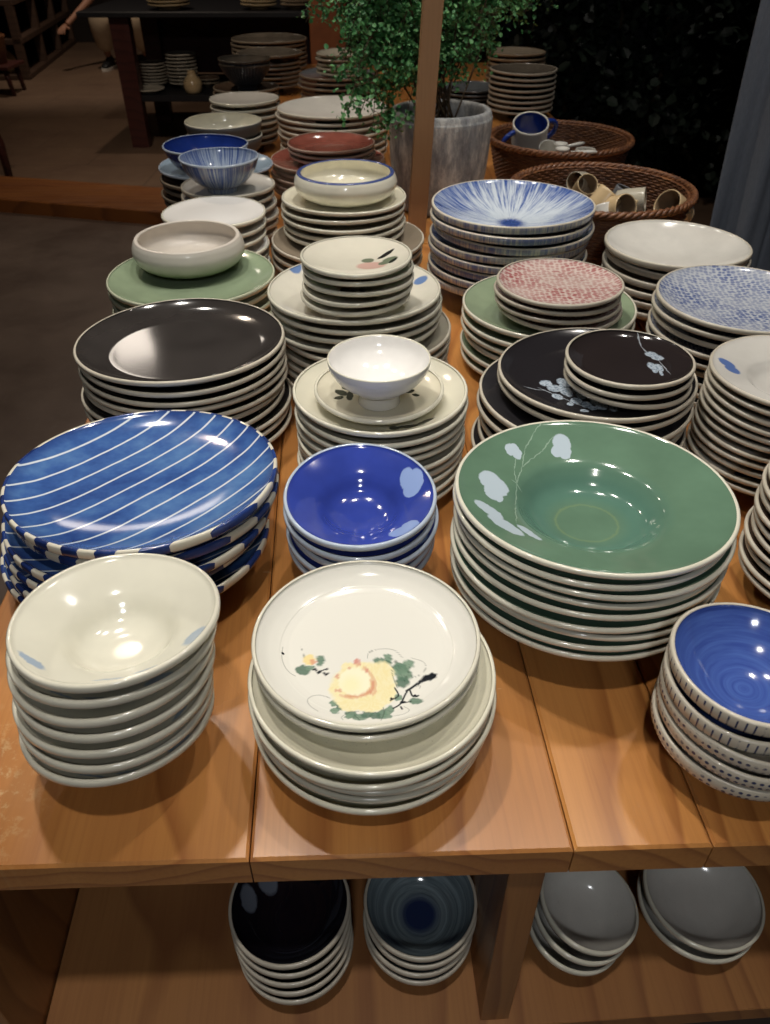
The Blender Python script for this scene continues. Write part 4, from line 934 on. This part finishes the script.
def inb(u, v, z): p_, k_ = at(u, v, z); return p_
gr2 = 'beige cups in the nearer basket'
# (u, v) of the mouth centre, height, tilt
cups = [
 (611, 193, .880, (R(38), R(6), R(95)), .029, .055, GB, 'beige cup with handle upright, mouth facing forward, centre of the nearer basket', 'one'),
 (626, 208, .868, (R(68), R(-12), R(30)), .028, .06, GB, 'beige cup lying with its mouth forward at the front of the nearer basket', 'one'),
 (667, 204, .876, (R(60), R(0), R(-58)), .030, .068, GB, 'long beige cup lying at the right side of the nearer basket', 'none'),
 (628, 190, .868, (R(20), R(10), R(60)), .028, .055, [GL['clay_dark'], GL['slate_in'], GL['slate_in']], 'dark slate cup with bluish handle in the nearer basket', 'one'),
 (588, 184, .868, (R(50), R(0), R(10)), .024, .05, GB, 'small beige cup at the left of the nearer basket', 'one'),
 (575, 182, .862, (R(80), R(0), R(-40)), .022, .05, GB2, 'small greyish cup lying farthest left in the nearer basket', 'none'),
 (603, 206, .862, (R(35), R(0), R(200)), .024, .045, [GL['white_soft']] * 3, 'small off-white cup at the front left of the nearer basket', 'one'),
 (645, 200, .862, (R(80), R(0), R(70)), .026, .06, GB2, 'greyish cup lying between two beige cups in the nearer basket', 'one')]
for (u, v, zz, rot, r, h, ms, lab, hd) in cups:
    m3 = Euler(rot).to_matrix(); mouth = inb(u, v, zz); org = Vector(mouth) - m3 @ Vector((0, 0, h))
    cup('cup', org, rot, r, h, ms, lab, hd, None, gr2)
for i, (dx, dy) in enumerate([(-.10, .0), (-.03, -.08), (.05, -.09), (.11, -.02), (.05, .05), (-.04, .03), (-.1, -.07), (.0, -.02)]):
    a = i * 1.7; c_ = cup('cup', (b2[0] + dx, b2[1] + dy, TOP + .0305), (0, 0, a), .026, .042, GB2, 'greyish beige cup standing half hidden at the bottom of the nearer basket', 'none', None, 'cups at the bottom of the nearer basket')
gr1 = 'cups in the farther basket'
W3 = [GL['navy'], GL['white_soft'], GL['cream_rim']]
for (u, v, zz, rot, r, h, ms, lab, hd, hm) in [
 (531, 123, .915, (R(22), R(-12), R(20)), .047, .075, W3, 'white cup with dark blue inside and two blue handles, in the farther basket', 'two', GL['navy']),
 (537, 147, .855, (R(62), R(0), R(10)), .030, .06, [GL['clay_dark'], GL['white_soft'], GL['cream_rim']], 'white cup lying mouth forward below the blue-handled cup, farther basket', 'none', None),
 (549, 148, .875, (R(30), R(20), R(-30)), .026, .045, [GL['white_soft'], GL['slate_in'], GL['white_soft']], 'small grey and white cup right of the blue-handled cup', 'one', None)]:
    m3 = Euler(rot).to_matrix(); mouth = inb(u, v, zz); org = Vector(mouth) - m3 @ Vector((0, 0, h)); cup('cup', org, rot, r, h, ms, lab, hd, hm, gr1)
for i, (dx, dy) in enumerate([(-.06, -.06), (.02, -.04), (.09, -.03), (-.02, .06), (-.11, .02), (.09, .07)]):
    cup('cup', (b1[0] + dx, b1[1] + dy, TOP + .0305), (0, 0, i * 1.3), .028, .045, [GL['white_soft']] * 3, 'off-white cup half hidden at the bottom of the farther basket', 'none', None, 'cups at the bottom of the farther basket')
# two white ladles lying across the cups
for i, (u0, v0, u1, v1, lab) in enumerate([(562, 153, 597, 152, 'white ceramic spoon lying at the front of the farther basket'), (560, 148, 584, 143, 'white ceramic spoon lying behind the front one in the farther basket')]):
    a = Vector(inb(u0, v0, .872)); b = Vector(inb(u1, v1, .878)); S_ = empty('soup_spoon', a); meta(S_, lab, 'spoon', 'white spoons in the farther basket')
    dd = b - a; mb = MB(); mb.tube([dd * t_ for t_ in (.25, .5, .8, 1)], [.004, .0045, .005, .003], 8); mb.build('handle', GL['white_soft'], S_)
    mb = MB(); mb.lathe([(0, 0), (.010, .001), (.016, .006), (.018, .012), (.0165, .012), (.010, .004), (0, .003)], [0] * 6, 24); mb.build('spoon_bowl', GL['white_soft'], S_)

# ------------------------------------------------------------------ linen curtain at right
cl = [at_y(760, 20, 2.35), at_y(712, 225, 2.35)]
mb = MB(); nx, nz = 90, 26; vs = []
for j in range(nz + 1):
    f = j / nz; z = 1.75 * (1 - f) + .25 * f
    xl = cl[0].x + (cl[1].x - cl[0].x) * (cl[0].z - z) / (cl[0].z - cl[1].z)
    xl = max(xl, .86)
    for i in range(nx + 1):
        g = i / nx; x = xl + g * .9; vs.append((x, 2.35 + .035 * math.sin(g * 34 + .6 * math.sin(f * 3)) * (.5 + .6 * f) + .012 * math.sin(g * 81 + f * 4), z))
mb.add(vs, [(j * (nx + 1) + i, j * (nx + 1) + i + 1, (j + 1) * (nx + 1) + i + 1, (j + 1) * (nx + 1) + i) for j in range(nz) for i in range(nx)], 0, True)
cu = mb.build('curtain', M_LINEN); s_ = cu.modifiers.new('thick', 'SOLIDIFY'); s_.thickness = .003
meta(cu, 'grey-blue linen curtain hanging in folds at the right edge', 'curtain')

# ------------------------------------------------------------------ dark hedge behind the baskets
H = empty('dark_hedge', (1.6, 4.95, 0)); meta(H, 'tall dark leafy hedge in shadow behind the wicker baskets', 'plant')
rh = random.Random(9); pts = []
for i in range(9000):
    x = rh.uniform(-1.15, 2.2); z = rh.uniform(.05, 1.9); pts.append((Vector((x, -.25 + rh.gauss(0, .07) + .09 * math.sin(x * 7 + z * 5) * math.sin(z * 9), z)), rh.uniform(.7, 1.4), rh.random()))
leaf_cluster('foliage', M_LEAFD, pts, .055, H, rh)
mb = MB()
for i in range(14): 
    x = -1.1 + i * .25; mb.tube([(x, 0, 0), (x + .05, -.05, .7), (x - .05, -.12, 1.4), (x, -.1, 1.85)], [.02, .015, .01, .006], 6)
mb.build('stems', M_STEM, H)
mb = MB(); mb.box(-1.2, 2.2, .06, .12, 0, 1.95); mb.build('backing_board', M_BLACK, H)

# ------------------------------------------------------------------ background at left: dark side table, person, shelving
lp = at(137, 148, .004)[0]; ty = lp.y
ztop = at_y(137, 11, ty).z
def tbl():
    B = empty('side_table', (lp.x, ty, 0)); meta(B, 'dark-stained wooden side table with a lower shelf beyond the wooden sill', 'table')
    xl = -.17; xr = 2.05; yb_ = .95
    for (x, y) in ((.03, 0), (xr - .1, 0), (0, yb_ - .08), (xr - .1, yb_ - .08)):
        mb = MB(); k_ = .058
        vs = []
        for z, e, ox in ((.004, 0, 0), (ztop - .032, .006, 0)):
            vs += [(x - k_ - e + ox, y, z), (x + k_ + e + ox, y, z), (x + k_ + e + ox, y + .09, z), (x - k_ - e + ox, y + .09, z)]
        mb.add(vs, [(3, 2, 1, 0), (4, 5, 6, 7), (0, 1, 5, 4), (1, 2, 6, 5), (2, 3, 7, 6), (3, 0, 4, 7)]); mb.build('leg', W_DARK, B)
    mb = MB(); mb.box(xl - .05, xr, -.06, yb_, ztop - .032, ztop, bev=.004); mb.build('tabletop', M_BLACK, B)
    zs = at_y(190, 96, ty).z; mb = MB(); mb.box(-.02, xr - .06, .02, yb_ - .02, zs - .04, zs, bev=.003); mb.build('lower_shelf', M_BLACK, B)
    mb = MB(); mb.box(-.05, xr - .1, yb_ + .02, yb_ + .05, zs, ztop - .06); mb.build('back_board', W_DARK, B)
    return B, zs
SB, zs = tbl()
def far_stack(u, v, wd, n, s, d, z0, kind, mats, look, where, name='round_plate', cat='plate', ydef=None):
    yy = ty + (.12 if v < 0 else (.34 if v < 85 else .13)); zt_ = at_y(u, v, yy).z; n = max(1, min(n, int((zt_ - z0 - d) / s) + 1)) if v > 0 else n
    zr = z0 + d + (n - 1) * s; vv = v
    for _ in range(8): q_ = at_y(u, vv, yy); vv += (q_.z - zr) * 90
    p_ = Vector((q_.x, yy, zr)); k_ = yy * math.cos(PITCH) - (zr - CAMZ) * math.sin(PITCH); Rr = wd * k_ / FOC / 2
    me = dish_mesh(name, kind, Rr, d, s, mats, n=48, seed=int(u))
    for i in range(n - 1, -1, -1):
        o = link(name, me, None, (p_[0] + rj.gauss(0, .002), p_[1], z0 + i * s)); kk = n - 1 - i
        meta(o, (f'{look}, {ORD[min(kk,10)] if kk < n - 1 else "lowest one"} {where}' if n > 1 else f'{look} {where}'), cat, f'{look} stack' if n > 1 else None)
    return p_
far_stack(149, 87, 30, 1, .02, .03, zs, 'plate', ('stone', 'stone', 'stone_rim'), 'single grey-brown plate', 'at the left of the side table lower shelf')
far_stack(180, 52, 30, 9, .022, .04, zs, 'bowl', ('stone', 'stone', 'stone_rim'), 'grey bowl', 'of the stack on the lower shelf', 'small_bowl', 'bowl')
far_stack(151, 58, 28, 7, .020, .04, zs, 'bowl', ('brown_rim', 'stone', 'stone'), 'brownish bowl', 'stacked behind the single plate, lower shelf', 'small_bowl', 'bowl')
far_stack(207, 76, 24, 5, .022, .04, zs, 'bowl', ('brown', 'brown_rim', 'brown_rim'), 'dim brown bowl', 'at the right of the lower shelf', 'small_bowl', 'bowl')
far_stack(168, -2, 42, 3, .02, .035, ztop, 'plate', ('oat', 'beige', 'beige'), 'beige plate', 'at the left on the side table top')
far_stack(258, -2, 36, 3, .02, .035, ztop, 'plate', ('oat', 'beige', 'beige'), 'beige plate', 'at the right on the side table top')
far_stack(295, -1, 30, 3, .02, .035, ztop, 'plate', ('oat', 'tan', 'tan'), 'tan plate', 'beside the orange post on the side table')
pj = at_y(194, 93, ty + .12)
mb = MB(); pr_ = catmull([(0, 0), (.045, 0), (.062, .03), (.062, .07), (.035, .105), (.030, .115), (.028, .13), (.03, .135)], 4) + [(.02, .14), (0, .142)]; mb.lathe(pr_, [0] * len(pr_), 32)
o = mb.build('jar', GL['beige'], None, (pj.x, pj.y, zs)); meta(o, 'small rounded beige jar at the front of the side table lower shelf', 'jar')
# orange brown post behind the far stacks
pp = at_y(326, 44, 5.0); mb = MB(); q0 = at_y(309, 20, 5.0).x; q1 = at_y(346, 20, 5.0).x
mb.box(q0, q1, 5.0, 5.18, .0, 2.6, bev=.005); o = mb.build('support_post', simple('orange_brown_wood', L('7a4526'), .5, .4, .2, 8)); meta(o, 'thick orange-brown wooden post beyond the far plates, left of the foliage', 'post')

# white slipper seat: stool leg and chair leg at the far left, basket
q_ = at(15, 96, .004)[0]; ST = empty('low_stool', (q_.x - .18, q_.y, 0)); meta(ST, 'dark low stool at the left edge carrying a small basket', 'stool')
sz = at_y(8, 66, q_.y).z
for dx, dy in ((.18, 0), (-.18, 0), (.16, .3), (-.16, .3)):
    mb = MB(); mb.tube([(dx, dy, .004), (dx * .82, dy, sz - .02)], [.018, .024], 8); mb.build('leg', W_DARK, ST)
mb = MB(); mb.box(-.22, .2, -.05, .36, sz - .03, sz, bev=.005); mb.build('seat', W_DARK, ST)
bp = at_y(-3, 66, q_.y + .15); mb = MB(); pr_ = [(0, 0), (.10, 0), (.13, .2), (.138, .22), (.13, .225), (.12, .2), (.09, .02), (0, .015)]; mb.lathe(pr_, [0] * 7, 40)
o = mb.build('small_basket', M_WICKER, None, (q_.x - .16, q_.y + .15, sz)); meta(o, 'small woven basket on the dark stool at the left edge', 'basket')
q_ = at(10, 178, .08)[0]; q_ = at(11, 182, .004)[0]
CH = empty('wooden_chair', (q_.x - .25, q_.y, 0), (0, 0, R(50))); meta(CH, 'dark wooden chair mostly outside the frame at left, near the sill', 'chair')
for dx, dy in ((.16, -.19), (-.22, -.15), (.20, .24), (-.18, .28)):
    mb = MB(); mb.tube([(dx, dy, .004), (dx - .0, dy, .22), (dx * .8 - .02, dy, .47)], [.022, .027, .03], 8); mb.build('leg', W_DARK, CH)
mb = MB(); mb.box(-.26, .2, -.22, .26, .47, .50, bev=.008); mb.build('seat', W_DARK, CH)
mb = MB(); mb.box(-.28, -.24, -.20, .24, .50, .92, bev=.008); mb.build('backrest', W_DARK, CH)

# low wooden shelving running back along the left
f0 = at(31, 80, .004)[0]; f1 = at(72, 47, .004)[0]
dv = (f1 - f0); ang_ = math.atan2(dv.y, dv.x); LN = dv.length * 1.15
SHF = empty('low_shelving', (f0.x, f0.y, 0), (0, 0, ang_)); meta(SHF, 'low old wooden shelving running back along the left wall', 'shelf')
for z, nm in ((.05, 'plinth'), (.36, 'middle_shelf'), (.68, 'top_board')):
    mb = MB(); mb.box(0, LN, 0, .55, z - .05 if z > .06 else .004, z + .0, bev=.004); mb.build(nm, W_SHELF, SHF)
for i in range(4):
    mb = MB(); x = i * (LN - .08) / 3; mb.box(x, x + .08, .005, .085, .05, .63, bev=.004); mb.build('upright', W_SHELF, SHF)
mb = MB(); mb.box(0, LN, .53, .56, .05, .63); mb.build('back_board', W_DARK, SHF)
def on_shelf(x, y, z): c_, s_ = math.cos(ang_), math.sin(ang_); return (f0.x + x * c_ - y * s_, f0.y + x * s_ + y * c_, z)
pr_ = catmull([(0, 0), (.06, 0), (.10, .06), (.085, .14), (.03, .2), (.025, .25), (.035, .27)], 4) + [(.02, .265), (0, .26)]
for i, (x, mm, lab) in enumerate([(.22, 'beige', 'beige narrow-necked jug on the low shelving near the stool')]):
    mb = MB(); mb.lathe(pr_, [0] * len(pr_), 32); o = mb.build('jug', GL[mm], None, on_shelf(x, .25, .05)); meta(o, lab, 'jug')
for i, (x, lab) in enumerate([(.35, 'worn brown wooden box on top of the low shelving')]):
    mb = MB(); mb.box(-.2, .2, -.13, .13, 0, .16, bev=.006); o = mb.build('storage_box', simple('worn_box_wood', L('5f4636'), .7, .3, .25, 12), None, on_shelf(x, .28, .68), (0, 0, ang_)); meta(o, lab, 'box')
    l2 = MB(); l2.box(-.205, .205, -.135, .135, .16, .175, bev=.003); l2.build('lid', W_SHELF, o)

# ------------------------------------------------------------------ crouching person
pe = at(112, 69, .004)[0]; PX, PY = pe.x + .13, pe.y + .1
skin = simple('skin', L('a87a62'), .55, .4, .05); trou = simple('beige_trousers', L('b39f86'), .85, .2, .12, 9, .3); shirt = simple('black_shirt', L('15161c'), .9, .2, .2)
shoe_m = simple('black_shoe', L('17171a'), .5, .4); sole_m = simple('white_sole', L('d8d3ca'), .5, .4)
def skinned(name, verts, edges, rads, mat, parent, root=0, sub=2):
    me = bpy.data.meshes.new(name); me.from_pydata(verts, edges, []); me.materials.append(mat); o = link(name, me, parent)
    sk = o.modifiers.new('skin', 'SKIN'); sk.use_smooth_shade = True
    for i, r_ in enumerate(rads):
        v_ = me.skin_vertices[0].data[i]; v_.radius = (r_, r_) if not hasattr(r_, '__len__') else r_
    me.skin_vertices[0].data[root].use_root = True
    ss = o.modifiers.new('sub', 'SUBSURF'); ss.levels = sub; ss.render_levels = sub; return o
PE = empty('person', (PX, PY, 0)); meta(PE, 'person crouching beyond the side table in beige trousers and black shirt, reaching left', 'person')
kl = at_y(97, 16, PY - .25) - Vector((PX, PY, 0)); kr = at_y(136, 17, PY - .25) - Vector((PX, PY, 0))
al = Vector((kl.x - .02, -.06, .11)); ar = Vector((kr.x - .02, -.02, .11))
hip = Vector(((kl.x + kr.x) / 2, .30, .34))
bv = [hip, hip + Vector((0, .02, .16)), hip + Vector((0, -.06, .34)), hip + Vector((0, -.12, .48)), hip + Vector((0, -.16, .56)), hip + Vector((0, -.19, .66)), hip + Vector((0, -.21, .76)),
      hip + Vector((-.19, -.10, .45)), hip + Vector((-.36, -.26, .26)), hip + Vector((-.50, -.46, .12)), hip + Vector((-.54, -.52, .08)),
      hip + Vector((.19, -.10, .45)), hip + Vector((.30, -.28, .24)), hip + Vector((.16, -.48, .20)), hip + Vector((.12, -.54, .18)),
      hip + Vector((-.10, 0, 0)), kl, al, hip + Vector((.10, 0, 0)), kr, ar]
be = [(0, 1), (1, 2), (2, 3), (3, 4), (4, 5), (5, 6), (3, 7), (7, 8), (8, 9), (9, 10), (3, 11), (11, 12), (12, 13), (13, 14), (0, 15), (15, 16), (16, 17), (0, 18), (18, 19), (19, 20)]
body = skinned('body', bv, be, [.12, .11, .12, .10, .05, .085, .075, .05, .038, .028, .03, .05, .038, .028, .03, .08, .05, .035, .08, .05, .035], skin, PE)
mb = MB()
skinned('trousers', [hip, hip + Vector((-.10, 0, 0)), kl, kl.lerp(al, .5), al + Vector((0, 0, .06)), hip + Vector((.10, 0, 0)), kr, kr.lerp(ar, .5), ar + Vector((0, 0, .06)), hip + Vector((0, .02, .12))],
        [(0, 1), (1, 2), (2, 3), (3, 4), (0, 5), (5, 6), (6, 7), (7, 8), (0, 9)], [.15, .14, .13, .11, .085, .14, .13, .11, .085, .14], trou, PE)
skinned('shirt', [hip + Vector((0, .02, .12)), hip + Vector((0, -.06, .34)), hip + Vector((0, -.12, .47)), hip + Vector((-.19, -.10, .45)), hip + Vector((-.29, -.19, .34)), hip + Vector((.19, -.10, .45)), hip + Vector((.27, -.21, .32))],
        [(0, 1), (1, 2), (2, 3), (3, 4), (2, 5), (5, 6)], [.14, .145, .115, .065, .055, .065, .055], shirt, PE)
hd = hip + Vector((0, -.215, .73)); mb = MB()
prh = [(.112 * math.sin(a), .125 * -math.cos(a)) for a in [math.pi * (.42 + .58 * i / 10) for i in range(11)]]
mb.lathe([(r_, z_) for r_, z_ in prh], [0] * 10, 24); hr = mb.build('hair', shoe_m, PE, hd + Vector((0, .02, .03)), (R(-12), 0, 0))
mb = MB()
for sx in (-1, 1): mb.tube([(sx * .033, -.083, .0), (sx * .033, -.088, .0)], [.009, .006], 8)
mb.build('eyes', shoe_m, PE, hd); mb = MB(); mb.tube([(0, -.080, .012), (0, -.100, -.022), (0, -.086, -.032)], [.008, .014, .010], 8); mb.tube([(-.024, -.078, -.055), (0, -.084, -.056), (.024, -.078, -.055)], [.003, .006, .003], 6); mb.build('nose_and_mouth', skin, PE, hd)
for s_, w_ in ((-1, hip + Vector((-.54, -.52, .08))), (1, hip + Vector((.12, -.54, .18)))):
    fv = [w_, w_ + Vector((-.03 if s_ < 0 else -.02, -.05, -.03))]; fe = [(0, 1)]; fr_ = [.026, .03]; root = fv[1]
    for j, ln in enumerate((.070, .080, .075, .060)):
        off = Vector(((j - 1.5) * .019, -.02, 0)); a_ = root + off; b1_ = a_ + Vector((0, -ln * .5, -.012)); c1_ = b1_ + Vector((0, -ln * .35, -.03)); i0 = len(fv)
        fv += [a_, b1_, c1_]; fe += [(1, i0), (i0, i0 + 1), (i0 + 1, i0 + 2)]; fr_ += [.011, .009, .007]
    i0 = len(fv); tv = w_ + Vector((s_ * -.03, -.035, -.02)); fv += [tv, tv + Vector((s_ * -.012, -.035, -.012))]; fe += [(1, i0), (i0, i0 + 1)]; fr_ += [.011, .008]
    skinned('hand', fv, fe, fr_, skin, PE, 0, 1)
for a_, s_ in ((al, -1), (ar, 1)):
    mb = MB(); rows = []
    for (y0, w0, z0, z1) in ((.08, .03, .03, .10), (.05, .042, .03, .13), (-.02, .044, .03, .11), (-.10, .046, .03, .085), (-.17, .044, .03, .07), (-.21, .025, .03, .05)):
        rows.append([(a_.x - w0, a_.y + y0, z0), (a_.x - w0 * .9, a_.y + y0, (z0 + z1) / 2 + .01), (a_.x - w0 * .45, a_.y + y0, z1), (a_.x + w0 * .45, a_.y + y0, z1), (a_.x + w0 * .9, a_.y + y0, (z0 + z1) / 2 + .01), (a_.x + w0, a_.y + y0, z0)])
    vs = [p__ for r_ in rows for p__ in r_]; fs = [(i * 6 + k_, i * 6 + (k_ + 1) % 6, i * 6 + 6 + (k_ + 1) % 6, i * 6 + 6 + k_) for i in range(5) for k_ in range(6)] + [tuple(range(5, -1, -1)), tuple(range(30, 36))]
    mb.add(vs, fs, 0, True); sh = mb.build('shoe', shoe_m, PE)
    mb = MB(); out_ = [(-.046, .09), (-.052, -.05), (-.05, -.16), (-.028, -.225), (.028, -.225), (.05, -.16), (.052, -.05), (.046, .09)]
    vs = [(a_.x + x, a_.y + y, z) for z in (.005, .032) for x, y in out_]; mb.add(vs, [(i, (i + 1) % 8, 8 + (i + 1) % 8, 8 + i) for i in range(8)] + [tuple(range(7, -1, -1)), tuple(range(8, 16))]); mb.build('sole', sole_m, sh)
